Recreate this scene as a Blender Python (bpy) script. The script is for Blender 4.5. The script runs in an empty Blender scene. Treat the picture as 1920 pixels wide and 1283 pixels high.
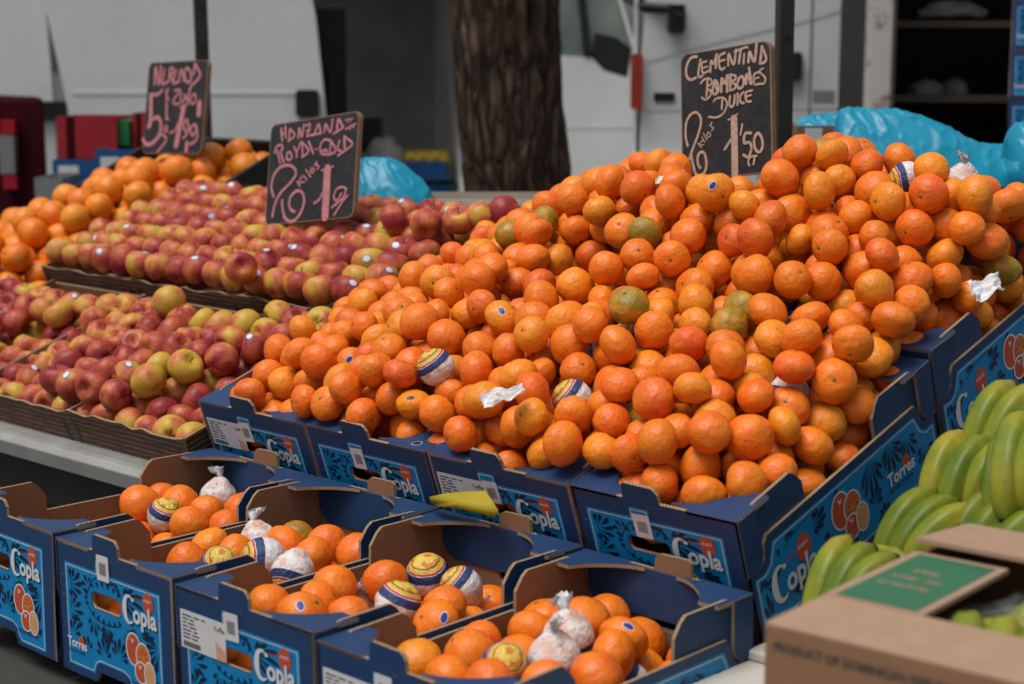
import bpy, math, random
from mathutils import Vector, Matrix, Quaternion, Euler, noise
from mathutils.geometry import tessellate_polygon
from mathutils.bvhtree import BVHTree

R = math.radians
scene = bpy.context.scene
col = scene.collection

# ---------------------------------------------------------------- camera
CAM = Vector((2.2011, -1.2961, 0.6847))
YAW, PITCH, ROLL = R(-43.954), R(-9.129), R(0.105)
FPX = 3212.7
fw = Vector((math.sin(YAW) * math.cos(PITCH), math.cos(YAW) * math.cos(PITCH), math.sin(PITCH)))
r0 = Vector((math.cos(YAW), -math.sin(YAW), 0))
u0 = r0.cross(fw)
rt = r0 * math.cos(ROLL) + u0 * math.sin(ROLL)
up = -r0 * math.sin(ROLL) + u0 * math.cos(ROLL)
cd = bpy.data.cameras.new('camera')
cam = bpy.data.objects.new('camera', cd)
col.objects.link(cam)
M = Matrix((rt, up, -fw)).transposed().to_4x4()
M.translation = CAM
cam.matrix_world = M
cd.sensor_width = 36
cd.lens = FPX * 36 / 1920
cd.clip_start, cd.clip_end = .05, 2000
cd.dof.use_dof = True
cd.dof.focus_distance = 2.78
cd.dof.aperture_fstop = 3.9
cd.dof.aperture_blades = 9
scene.camera = cam

# ---------------------------------------------------------------- sky, sun, exposure
world = bpy.data.worlds.new('World')
scene.world = world
world.use_nodes = True
wn = world.node_tree
for n in list(wn.nodes):
    wn.nodes.remove(n)
sky = wn.nodes.new('ShaderNodeTexSky')
sky.sky_type = 'NISHITA'
sky.sun_disc = False
SUN_EL, SUN_AZ = R(68), R(190)
sky.sun_elevation = SUN_EL
sky.sun_rotation = SUN_AZ
sky.dust_density = 4.0
sky.air_density = 1.0
hs = wn.nodes.new('ShaderNodeHueSaturation')
hs.inputs['Saturation'].default_value = .28          # overcast: the blue is washed out of the sky
bg = wn.nodes.new('ShaderNodeBackground')
bg.inputs['Strength'].default_value = .070
wo = wn.nodes.new('ShaderNodeOutputWorld')
wn.links.new(sky.outputs[0], hs.inputs['Color'])
wn.links.new(hs.outputs[0], bg.inputs['Color'])
wn.links.new(bg.outputs[0], wo.inputs['Surface'])
sd = bpy.data.lights.new('sun', 'SUN')
sd.energy = 1.5
sd.angle = R(32)
sd.color = (1.0, .965, .90)
sun = bpy.data.objects.new('sun', sd)
col.objects.link(sun)
sun.location = (0, -2, 6)
sdir = Vector((math.sin(SUN_AZ) * math.cos(SUN_EL), math.cos(SUN_AZ) * math.cos(SUN_EL), math.sin(SUN_EL)))
sun.rotation_euler = sdir.to_track_quat('Z', 'Y').to_euler()
scene.view_settings.view_transform = 'Standard'
scene.view_settings.look = 'None'
scene.view_settings.gamma = 1
scene.view_settings.exposure = 0.55
scene.view_settings.use_curve_mapping = False
scene.cycles.max_bounces = 6
scene.cycles.diffuse_bounces = 2
scene.cycles.adaptive_threshold = .02

GROUND = -.80
FH = Vector((math.sin(YAW), math.cos(YAW), 0))        # level viewing direction
RH = Vector((math.cos(YAW), -math.sin(YAW), 0))


def at(px, py, d):
    """place in the world seen at a pixel of the photograph, d metres ahead on the level"""
    v = fw + rt * ((px - 960) / FPX) - up * ((py - 641.5) / FPX)
    return CAM + v * (d / v.dot(FH))


BALLS = {
'clem': '9090,5702,1407,324,999 8907,6568,1707,327,999 8176,6178,1748,326,999 8886,7442,2004,326,999 8023,5357,1034,312,999 7278,5238,1697,315,999 5679,5040,1454,321,999 8581,9144,3130,328,999 7870,5644,1858,300,999 8871,8385,2453,309,999 3747,5365,1785,326,999 6717,5844,2135,308,999 8859,10746,4060,325,999 8073,5514,414,324,999 8489,5703,1235,302,999 8898,9465,2678,311,999 7320,5244,1094,289,999 4638,4950,1247,309,999 3018,4781,1241,323,999 8063,7355,2585,296,999 7210,6920,2645,300,999 5278,6720,2667,313,999 8868,10304,3543,312,999 8475,7782,2372,321,999 8572,5420,724,275,999 8576,8081,2899,294,999 6031,9148,4174,320,999 8527,11513,4854,319,999 4987,7315,3180,316,999,G 6306,8801,3634,317,999 7877,11214,4864,315,999 7110,5465,433,287,999 7343,10895,4729,315,999 4971,5426,628,317,999 2259,5765,2162,314,999,Wc 5504,7310,2843,303,999 6197,10646,4853,317,999 9266,11207,3185,305,999 4068,4759,1174,297,999 7229,6076,2333,272,999 5397,10693,5028,317,996 6018,5471,737,284,995 7851,6740,2218,271,995 5535,5510,395,309,991 7866,7805,2930,305,991 4640,9928,4786,319,980,S 7619,5772,1300,326,977 9251,10018,2761,282,974 6892,8958,3608,290,973 5999,5921,2232,280,969 8537,9010,1592,311,968 7823,10923,4329,297,965 4890,5208,1708,277,961 1173,6412,2626,328,959 8558,7944,1205,288,943 8168,9286,3560,285,939 3638,6536,2664,291,933 8543,10216,1992,302,927 7897,9886,3995,287,927 6912,8301,3179,307,922 8538,5967,546,307,900 8229,10230,3608,327,894 6506,5518,398,312,888 2364,7215,2712,328,884,S 4670,8757,3777,291,884 7073,9510,3545,296,883 2927,6018,2050,323,864 7038,9732,4069,278,864 3010,8285,3214,317,862 6222,7261,2723,290,849 6072,5666,1756,264,844 4144,6875,2515,325,844 4617,6834,2889,279,840 4520,9360,4085,311,838 6745,5258,1449,272,836 5512,8321,3157,322,831 5474,5500,1781,280,825 3525,8459,3541,287,823 6205,5310,1373,277,819 9319,11325,4162,294,819 3724,9864,4590,294,815 860,5038,1647,284,814 978,5586,414,304,811 4860,6158,1944,315,811,Wb 1897,5311,1970,275,805 -1220,4948,1231,293,803 7279,7964,2830,301,800 2477,10511,4707,313,796 -528,5619,1837,304,792 4570,5566,2003,286,788 1164,7802,3191,313,784 6792,5363,902,288,782 8533,7051,917,312,771 5272,11413,5436,290,771 8982,10686,3081,298,767 1822,6411,2434,311,765 8348,6748,1852,279,763 6722,6373,2459,310,763 1645,10712,4777,319,750 5767,9905,4405,318,748 6498,7904,2947,308,744,G 5048,9390,3567,311,736 1227,5372,1940,293,726 2568,5490,356,277,724 4402,8355,3486,273,717 385,5060,1311,299,707 2375,4858,1239,296,704 4048,5806,2135,304,703 5831,11547,5399,280,701 7499,8576,3106,305,698 8752,10124,2992,279,696 1056,9306,3455,308,693 6163,10188,4081,267,676 6821,10819,4428,292,674 2701,7766,3010,322,672 7654,11661,5232,288,670 979,10549,3873,290,663 1706,10365,4284,287,662 3373,5500,464,322,661 3019,9463,4071,314,660 2024,5469,426,282,659 391,5478,490,313,658 5211,9969,4594,272,646 3613,9334,4083,287,644,G -146,5375,728,286,641 6354,11803,5230,284,637 7095,11849,5135,301,632,Wb 8527,9722,3314,282,630 8049,7236,1991,310,628 3845,8880,3754,283,621 879,10554,4431,278,619 818,9675,3864,292,616 3162,6499,2342,287,615 8371,12872,4614,325,603 3952,5480,343,273,601 2763,5315,1435,299,593 8882,11289,3788,283,592 4577,6615,2192,276,579 -188,5024,1274,276,578 1073,9929,3353,318,577 4486,5479,336,264,574 1776,7288,2856,278,574 5688,10647,4460,324,570 5159,5268,1198,304,564 -1033,5502,379,294,555 1795,4970,1224,283,551 1232,5097,1216,291,549 441,7814,2914,281,549 5123,8804,3337,324,549 8596,11182,4371,272,547 -2634,5491,435,304,536 884,5988,2151,294,534 3647,7302,2755,317,529 6122,11323,4971,283,522 -2022,5510,403,312,521 -1499,5672,1322,306,519 6787,11372,4860,312,517 1110,8861,3052,295,512 -2395,6814,2048,289,512 4241,9982,4305,309,510 8112,8598,3047,271,505 4330,5324,816,266,504 8580,12097,2612,280,501 -1224,8556,2951,328,501 6715,10190,4230,305,501 -1509,5405,750,325,497 2537,6501,2288,307,497 2192,5332,1506,276,495,K 7571,5590,727,275,494 5247,9630,4056,271,493 7421,10409,4203,266,488 3567,5034,1272,282,487 5843,7904,2891,275,487 -1209,5787,1884,285,483 943,8360,3332,302,483 8386,6508,715,288,480 7171,6623,2092,318,480 8249,11142,3915,302,480 8066,11472,4360,281,480 1341,10601,3397,309,478 -272,8208,3005,303,476 7427,10125,3690,322,475 7141,5811,1734,275,458 5322,5846,886,295,456 -495,5505,326,264,449 -527,6676,2332,269,448 7337,13209,5035,305,446,Wt 1263,7494,2668,302,440 8547,9237,2164,299,438 8565,11081,2263,281,429 -879,5356,928,282,425 5597,7081,2306,289,420 -1878,7851,2502,273,417 -2251,6110,1787,270,413 7142,7671,2307,314,403 3883,6494,2070,270,401 6680,12288,5310,291,397 -281,10149,3709,323,390,G 576,6535,2427,313,387 3010,7280,2724,322,382 6307,8459,3117,303,379,G -786,6175,1958,292,372 2519,5850,1630,286,371 7558,6189,1873,305,367 6773,7431,2718,288,367 3372,10481,4776,317,367 7333,9845,3105,317,365 -261,11097,4199,305,364 1950,11712,5070,289,362 2110,8347,3147,296,359 2828,5338,870,271,356 5069,7935,2980,282,352 1602,5410,1513,278,351 8083,8266,2547,327,349 -2168,8361,2604,320,349 8550,8289,1950,296,339 140,10597,3969,299,333,G -2090,5757,1368,293,330 765,5365,950,293,323 7909,9339,3074,264,323 135,6925,2617,297,321 -1738,10016,3245,266,314 8957,11649,3378,269,310 -1037,6673,2118,284,309 3612,8274,2996,295,307 8431,8809,2597,320,294 8654,11729,4126,318,288 8338,7745,1741,325,286 1619,5839,1983,316,286 2640,11378,5041,277,285 -1778,5108,1189,270,283 7861,6318,1235,280,281 -906,5748,1390,296,276 927,6999,2634,298,276 4811,10157,4248,290,276 8006,11796,4817,272,275 8284,8458,1418,323,273 4051,10302,4763,279,272 5613,6107,1775,328,268 7464,7167,2158,303,265 3330,9962,4179,285,265 4376,5474,1446,310,258 3911,11608,4668,293,258 296,10001,3887,299,257 4753,8417,3062,280,254 3210,5622,1640,282,253 8435,12029,4577,266,253 -38,9203,3387,283,250 6987,10625,3868,324,250 1522,5697,424,277,249 5910,6579,2131,298,245 3797,5339,843,269,243 1984,10868,4290,287,239 156,5554,1595,315,236 3547,6957,2226,324,236 17,6535,2142,315,235 1054,12367,5005,286,235 416,9622,3401,317,234 8736,12113,3647,294,232,G 5686,9885,3792,301,231 7777,10645,3788,313,231 8884,12295,4262,308,229 900,11225,4721,288,224 4323,10407,3868,277,222 3539,6063,1872,317,217 -2240,5346,990,286,216 6368,11217,4492,267,213 5830,10594,3839,310,211 327,6051,1975,284,209 4447,8871,3233,296,208 7746,7711,2216,298,205,Wb -239,6130,1776,286,204,S 5308,6576,2069,304,200 -1396,7122,2236,303,188 5407,12594,5359,310,188 4844,7035,2427,275,187 -1142,9910,3214,297,183 -1891,11011,3474,275,181 1501,10764,3940,279,181 6813,8186,2477,320,176 -1457,9110,3071,274,176 2921,10915,4890,272,175 8247,9429,2639,295,173 6841,6269,1757,272,172 8685,11163,3289,269,172 233,11337,4500,305,171 3851,5664,1274,274,169 2954,10425,4297,322,162 6250,6223,1757,320,160,G 555,10843,3614,288,158 5835,9315,3589,322,158 7278,11118,4143,312,157 -2447,7923,2312,276,154 1024,5580,1396,266,153 6602,5778,1562,280,153 5011,13718,5346,276,152 4219,7331,2891,271,151 -745,8022,2589,322,149 7933,8225,1912,327,148 5527,11543,4939,271,148 -79,7482,2640,273,148 6269,10717,4247,298,146 8186,6771,1312,283,145 4999,10716,4487,324,142 708,5564,1823,266,141 -567,9700,3327,326,130 5469,9552,3168,285,129 -2134,7497,2162,268,122 6828,7135,2205,309,121 7804,9713,3459,284,119 7032,5764,1201,271,118 -1549,6605,1876,287,117 6407,5758,1036,282,116 -1308,10965,3572,318,114 -2703,9252,2507,319,113 4435,13689,5429,281,113 -571,10681,3863,302,112 1382,6803,1521,327,111 3953,7823,2835,293,110 -1151,7658,2356,270,108 8520,12623,3368,327,107 5825,5760,1234,323,106 7658,11342,3683,328,105 8556,10601,2576,293,104 6723,9970,3652,267,104 8510,10754,3585,266,104 7844,13040,4832,267,104 -1403,8152,2451,292,103 8023,5952,836,287,101 5510,9033,2920,291,101 1951,10758,3207,290,101 5725,10400,3265,304,98 4529,12168,5200,305,98 2072,6287,1878,310,96 -1687,6067,1724,289,96 2261,11096,4725,279,94 -2246,12824,3902,270,94 3304,7797,2788,276,93 3183,5776,1054,323,91 5097,5831,1455,319,91 -774,7219,2211,327,90 3950,9747,3808,314,90 6980,10356,3279,329,89 5550,8477,2158,308,88 8541,6305,1250,307,87 2708,11943,3194,312,86 2115,5344,961,275,83 688,8489,2834,272,83 8361,10028,2553,317,81 -997,9411,2895,289,81 6323,10422,3154,293,80 -1890,7053,1937,280,76 204,12976,4794,314,74 1098,11113,3670,320,73 8216,9504,1746,298,71 606,9093,3158,270,70 5664,12070,5235,286,68 8243,13452,4689,270,68 8232,7526,1044,267,64 5097,11994,5150,293,63 7350,7268,1567,307,62 5803,10854,2899,286,62 7280,11523,4572,278,62 -435,9207,2945,311,60 9416,12025,2571,264,60 -2249,11452,3507,280,60 6492,8715,2588,310,59 7785,8841,2613,324,58 8565,13075,2946,281,57 3857,6662,1500,326,57 8228,10541,3031,271,57 4527,10610,3119,294,56 924,11821,4720,304,56 4601,5831,965,329,55 290,8632,3171,268,54 1366,6462,2038,292,53 4054,7513,2346,299,53,Wb 4745,7560,2662,308,51,Wb 208,11359,3872,324,51 8215,8759,2030,289,50 5837,7575,2447,279,50,S 4201,12162,4728,270,50 5158,7463,2240,289,49 4479,6518,1642,291,48 2176,7878,2665,316,48 6406,10537,3711,285,48 5982,11869,4763,317,48 -1860,8872,2570,271,47 8056,10983,3395,276,47 1252,10951,4389,268,47 5174,8528,2654,318,46 4779,12908,5292,319,46,G 6969,6037,594,326,44 414,6964,1960,292,44 1615,11242,3390,282,44 7586,11768,4141,302,42 7055,7820,1714,303,40 -1666,10563,3256,271,40 -2809,8644,2372,313,39 1930,7450,2359,267,39 1514,11632,4656,318,39 1450,7520,2126,272,37 -591,11915,4272,287,37 8235,10681,2120,270,36 9022,12686,3788,323,36 2525,6059,594,318,35 7513,6796,1201,313,35 8539,7192,1521,307,35 1487,10810,2840,305,34 5299,10405,4049,292,34 5390,7962,2481,313,33 -831,10400,3368,304,33 695,11057,4165,320,32 4998,11318,4916,306,32 2280,12065,4012,303,31 -7,12033,4581,302,31 -1050,12360,4266,288,31 1366,9683,2832,322,31 5185,9985,3460,310,30 3576,6168,1283,284,29 -585,5813,768,286,28 1832,6864,1988,325,28 4165,6153,1291,305,27 508,8938,2482,326,27 851,10926,3081,328,27 1167,6077,1632,304,26 -1545,9677,2799,327,25 3947,10633,3283,311,24 192,9384,2848,325,24 4230,5921,500,273,23 5786,11294,4472,320,23 5094,6717,1389,285,22 316,5734,1005,266,20 6084,10441,2631,283,20 7278,6269,1330,278,19 6316,12600,4976,284,19 911,6475,1215,327,17 6728,6227,1212,286,16 -24,10918,3473,314,16 8255,11509,3468,277,16 4802,12097,4622,316,16 1076,7967,2060,315,15 251,10384,3432,289,15 4865,10509,3627,328,15 703,6987,1447,273,14 6647,10884,3313,294,14 5576,6301,639,284,13 7823,6558,725,282,13 6541,6680,2009,264,13 -1617,11531,3605,328,13 2006,11604,3734,294,13 5003,6274,647,294,12 3786,10912,2751,313,12 8392,11588,2449,289,12 8579,11587,2968,270,12 8329,12042,3211,306,12 4484,7897,3102,306,12 5404,11072,3930,264,12 7496,12044,4713,305,12 7072,12655,5012,306,12 3286,13416,4606,292,12 349,6067,558,284,11 4577,7454,2114,275,11 1650,10230,2803,293,11 8022,11572,2956,290,11 631,7511,2429,322,11 7460,8239,2326,301,11 642,13506,4945,286,10 4359,10636,4398,303,10 835,5953,877,308,9 587,5981,1447,309,9 3534,7166,1646,294,9 8339,11084,2844,301,9 6668,11693,4329,321,9 2394,12626,4592,295,9 4225,9254,3591,274,8 6355,6092,575,290,7 4901,6962,1869,291,7 2318,7171,2122,266,7 3278,7562,2145,325,7 7679,10397,3174,314,7 2432,6274,1198,314,6 6607,8171,1900,294,6 -2483,10428,2876,280,6 387,8175,2460,301,6 2552,8387,2720,320,6 6652,12020,4819,269,6 1579,12705,4854,313,6 4455,6364,648,278,5 6679,6548,734,294,5 5472,6316,1207,296,5 756,6485,1833,310,5 7947,9238,2186,281,5 -1719,6028,581,315,4 6348,8622,1432,283,4 8383,12592,2782,280,4 874,9331,2746,273,4 6195,11532,3537,299,4 6466,11167,3947,277,4 6663,12966,4696,293,4 7264,6539,717,279,3 -2407,6248,1251,305,3 13,6093,1275,277,3 495,8108,1860,315,3 2325,12325,3473,299,3 935,8001,2658,301,3 -539,8661,2728,287,3 7511,9429,2723,275,3 7964,12169,4349,275,3 3772,10719,4400,281,3 -1128,5843,870,269,2 7948,10200,2034,300,2 -1278,7092,1667,273,2 -984,8544,2386,286,2 7622,8768,2008,307,2 7727,9981,2618,325,2 3266,6619,1772,298,2 32,8598,2676,291,2 4792,8994,2802,271,2 3585,10083,3405,291,2 509,11897,4259,322,2 -63,13570,4850,303,2 3336,11112,4522,318,2 1782,13471,4543,285,2 -2334,5997,549,298,1 -2653,6435,752,282,1 -1023,6359,670,294,1 -471,9445,1847,316,1 5557,10581,2469,288,1 4956,11710,2500,299,1 4709,6397,1138,276,1 7800,6673,1688,266,1 1058,6992,2038,313,1 2952,7083,1518,311,1 5123,7534,1677,281,1 -166,9124,2377,322,1 2067,11115,2787,273,1 1947,11916,3217,314,1 3174,8547,2654,324,1 8104,9987,3078,271,1 5458,10908,3418,279,1 -409,11460,3715,318,1 -1230,12017,3781,319,1 3765,10306,3988,303,1 1976,10976,3732,282,1 2947,12928,4566,295,1 1392,6233,664,328,0 1664,5702,983,302,0 1945,6024,528,267,0 3724,5915,772,304,0 -2084,6496,706,283,0 -440,6353,659,286,0 634,6939,879,303,0 1213,6844,828,288,0 4231,6738,1015,292,0 7944,7077,907,283,0 2202,7092,1042,315,0 4605,7052,1355,310,0 5541,7354,1021,304,0 7604,7522,1075,303,0 1954,7688,1215,278,0 2529,7614,1118,317,0 4558,7647,1531,316,0 6602,8091,1291,321,0 7957,7975,1221,294,0 5537,8870,1683,313,0 -481,10171,2210,326,0 2031,10096,2368,306,0 1945,10660,2503,288,0 4750,10441,2589,313,0 1675,11257,2368,322,0 5035,11117,2431,307,0 5580,11094,2256,268,0 1383,11753,2480,266,0 2558,11582,2445,288,0 4366,11622,2467,298,0 1783,12265,2714,322,0 2432,12127,2661,318,0 1298,13068,3404,305,0 7997,13184,3011,306,0 502,13492,3126,316,0 7913,13730,3306,321,0 8474,13600,3126,285,0 8071,14292,3349,269,0 8575,14115,3288,270,0 -2655,5747,959,280,0 2495,5706,1098,268,0 -1841,6250,1140,273,0 -1306,6265,1141,264,0 -556,6209,1221,307,0 2960,6167,1459,283,0 -2631,6767,1495,314,0 -2041,6628,1564,296,0 -977,6567,1523,324,0 2624,6591,1689,306,0 3321,6744,1217,273,0 7043,6721,1531,267,0 -2360,7283,1687,300,0 4231,7027,1886,328,0 6716,7263,1593,328,0 7969,7261,1422,265,0 -2639,7799,1783,296,0 -1609,7626,1971,282,0 -1035,7626,1775,324,0 1919,7463,1767,321,0 3275,7649,1558,268,0 3954,7584,1753,308,0 -1841,8204,2026,321,0 2156,7935,2048,280,0 3571,8055,1821,309,0 4249,8114,1785,301,0 5371,7992,1888,282,0 664,8724,1958,264,0 6965,8652,2009,316,0 -1383,9157,2517,287,0 5342,9050,2342,313,0 7272,9226,2229,311,0 -2659,9890,2670,323,0 -2138,9724,2932,284,0 5087,9485,2719,308,0 -1955,10265,2816,276,0 1064,10360,2865,315,0 5057,10042,2892,276,0 6723,10442,2690,321,0 7961,10526,2559,273,0 -2176,10867,3025,276,0 -1021,10874,3007,322,0 5220,10610,2963,316,0 6374,10948,2787,304,0 7738,10960,2896,315,0 487,11350,3331,285,0 1134,11494,3195,291,0 1634,11522,2904,279,0 2339,11557,2964,277,0 3581,11257,3263,307,0 5543,11353,2985,287,0 -2635,11983,3293,312,0 1394,12087,3126,272,0 -2352,12508,3436,301,0 1762,12506,3314,313,0 7913,12493,3361,295,0 -2640,13019,3535,296,0 2018,12696,3855,316,0 -2402,13515,3757,297,0 1836,13280,3940,291,0 8521,13703,3722,324,0 -2627,14058,3902,309,0 1513,13898,4183,327,0 2313,13926,4338,287,0 -135,7180,2123,321,0 2888,7013,2147,327,0 6201,7150,2119,325,0 134,7715,2175,273,0 2596,7639,2336,269,0 -182,8136,2445,268,0 1621,8014,2267,270,0 4709,8154,2579,274,0 5876,8599,2686,324,0 7163,8698,2603,313,0 4053,10921,3775,269,0 6064,10960,3410,300,0 7342,10866,3405,308,0 3603,11291,3894,326,0 5055,11290,3594,266,0 -1835,12090,3610,271,0 -63,11944,3960,328,0 1388,11702,3654,281,0 7056,11964,3939,298,0 -1549,12550,3946,324,0 1688,12141,3907,308,0 8301,12473,3961,323,0 -1655,13118,4132,284,0 -1091,12973,4231,301,0 1913,12928,4401,292,0 2575,12910,4075,321,0 8595,13337,4243,310,0 -1543,13794,4344,269,0 -779,13693,4334,321,0 938,13770,4370,292,0 2272,13371,4287,271,0 8586,13940,4290,296,0 4188,8400,2962,295,0 4099,11192,4276,308,0 4773,11004,3960,278,0 1174,11779,4162,276,0 1583,11340,4092,322,0 5454,11762,4167,298,0 -438,12447,4457,297,0 593,12362,4640,286,0 1302,12284,4455,323,0 2667,12129,4450,289,0 3211,12327,4303,314,0 3834,12394,4327,310,0 4436,12505,4337,302,0 6988,12335,4549,264,0 1003,12962,4929,307,0 3558,12885,4479,274,0 9143,13299,3968,305,0 7019,13683,4803,304,0 2695,10968,4383,287,0 4653,11205,4462,276,0 5206,11260,4385,268,0 2326,11709,4639,284,0 7929,12504,4780,273,0 9228,12696,4583,311,0 4097,13505,4978,313,0 9077,13656,4439,290,0 2406,9316,2625,276,0 669,9859,2879,308,0 2928,11586,4575,309,0 7924,13435,3871,316,0 7577,13324,4393,320,0 3520,13540,5108,274,0 8026,13806,4320,274,0',
'orange': '-16822,10597,2107,406,691 -17956,10467,2516,405,651 -16873,14290,4052,416,648 -16428,12256,2163,401,647 -16436,13449,2911,407,645 -16443,14756,3514,413,639 -17231,9536,2022,380,617 -16445,16206,4073,415,616 -16830,12986,3429,390,593 -17371,11382,2893,380,580 -16657,14352,2823,416,562 -17342,12103,3153,378,551 -16624,13046,2219,415,545 -16707,15746,3451,402,515 -17060,12689,2768,371,503 -16631,11717,1598,408,483 -17927,12801,3540,397,482 -17132,11364,2140,410,469 -17578,15934,4311,411,426 -18420,11399,2911,376,408 -16728,17078,4058,394,402 -17168,13966,3349,412,395 -16988,15190,3949,396,355 -17377,13348,3819,374,353 -17533,11990,2422,386,345 -16414,10956,1531,386,344 -17109,16542,4475,372,329 -19189,11000,2718,383,299 -19195,12262,3286,378,283 -17100,10117,1530,392,281 -17912,13925,3934,411,267 -18319,12202,3226,373,259 -17911,11255,2346,392,231 -20432,15123,3872,398,167 -21229,12686,2750,400,155 -18403,15854,4200,379,144 -21633,12055,2508,388,137 -17490,13277,3048,406,137 -17123,15010,3123,412,130 -17078,13669,2485,395,127 -17150,12382,1880,386,126 -17176,16340,3729,404,125 -18682,13026,3530,380,119 -17542,14650,3726,406,115 -17549,10757,1858,375,113 -17875,12632,2766,397,113 -17262,9303,1297,380,113 -20903,14544,3550,391,108 -19949,14547,3582,373,107 -20387,11388,2201,401,100 -17811,10024,1867,389,88 -19199,10749,1962,414,75 -21187,11352,2223,391,73 -19120,9900,2181,374,72 -18307,10776,1880,385,58 -18706,15223,3911,375,54 -18265,9617,1369,399,48 -17146,11155,1328,400,45 -20382,16373,3857,418,43 -18278,13048,2210,406,41 -20027,10700,1950,416,39 -18276,13346,2961,389,36 -20392,13954,3327,409,36 -17924,12411,1896,389,34 -17941,15008,3116,406,34 -18368,17106,4051,375,31 -18352,14566,3665,411,28 -18264,10519,1040,405,20 -17982,16309,3713,403,19 -18017,9146,1932,376,16 -17935,11180,1327,389,14 -19632,15181,3857,387,14 -17929,15325,3924,382,14 -17466,13031,2202,406,11 -18769,13922,3219,382,11 -18289,14363,2801,391,10 -17491,15689,3408,386,9 -17561,17096,4089,414,9 -18772,10193,1563,394,8 -17536,11780,1598,383,6 -19996,12031,2476,377,6 -18723,11392,2179,416,5 -17525,14392,2795,373,4 -19964,17092,4076,405,3 -19185,14415,2807,375,2 -20770,12026,2496,395,2 -21196,16351,3719,391,1 -18757,12720,2795,418,1 -21559,8022,-103,417,0 -20726,8013,-82,419,0 -19919,8010,-131,395,0 -19115,8002,-159,372,0 -17933,9837,699,381,0 -17139,9877,757,418,0 -19216,10499,1005,382,0 -17487,10535,1015,376,0 -16676,10478,994,381,0 -18313,11797,1615,391,0 -21582,15740,3433,387,0 -18361,15624,3372,381,0 -19559,16349,3722,394,0 -19151,17096,4083,408,0 -21160,7648,487,383,0 -20262,7666,502,404,0 -19478,7749,446,378,0 -18710,7729,430,390,0 -17892,7727,450,403,0 -17076,7692,498,413,0 -21570,8420,611,400,0 -20785,8303,710,400,0 -19965,8340,772,381,0 -19104,8323,784,386,0 -18309,8331,803,401,0 -17459,8390,822,407,0 -21231,8990,1073,409,0 -20406,8932,1037,404,0 -19532,8931,1042,401,0 -18709,8960,1132,414,0 -17917,8997,1042,384,0 -16781,9108,707,392,0 -16421,9694,1087,394,0 -19570,10145,1595,387,0 -21604,10831,1834,378,0 -20846,10731,1888,389,0 -19584,11433,2190,405,0 -18317,12038,2469,401,0 -20425,12679,2731,378,0 -20856,13336,3042,404,0 -20040,13283,3056,396,0 -19531,13953,3318,386,0 -19184,14584,3623,396,0 -18793,9258,1888,402,0 -20884,9664,1325,390,0 -17867,7838,1231,386,0 -17521,8608,1619,416,0 -16789,8064,1145,387,0 -21504,10057,1612,396,0 -18726,7805,1188,372,0 -18394,8375,1570,372,0',
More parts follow.
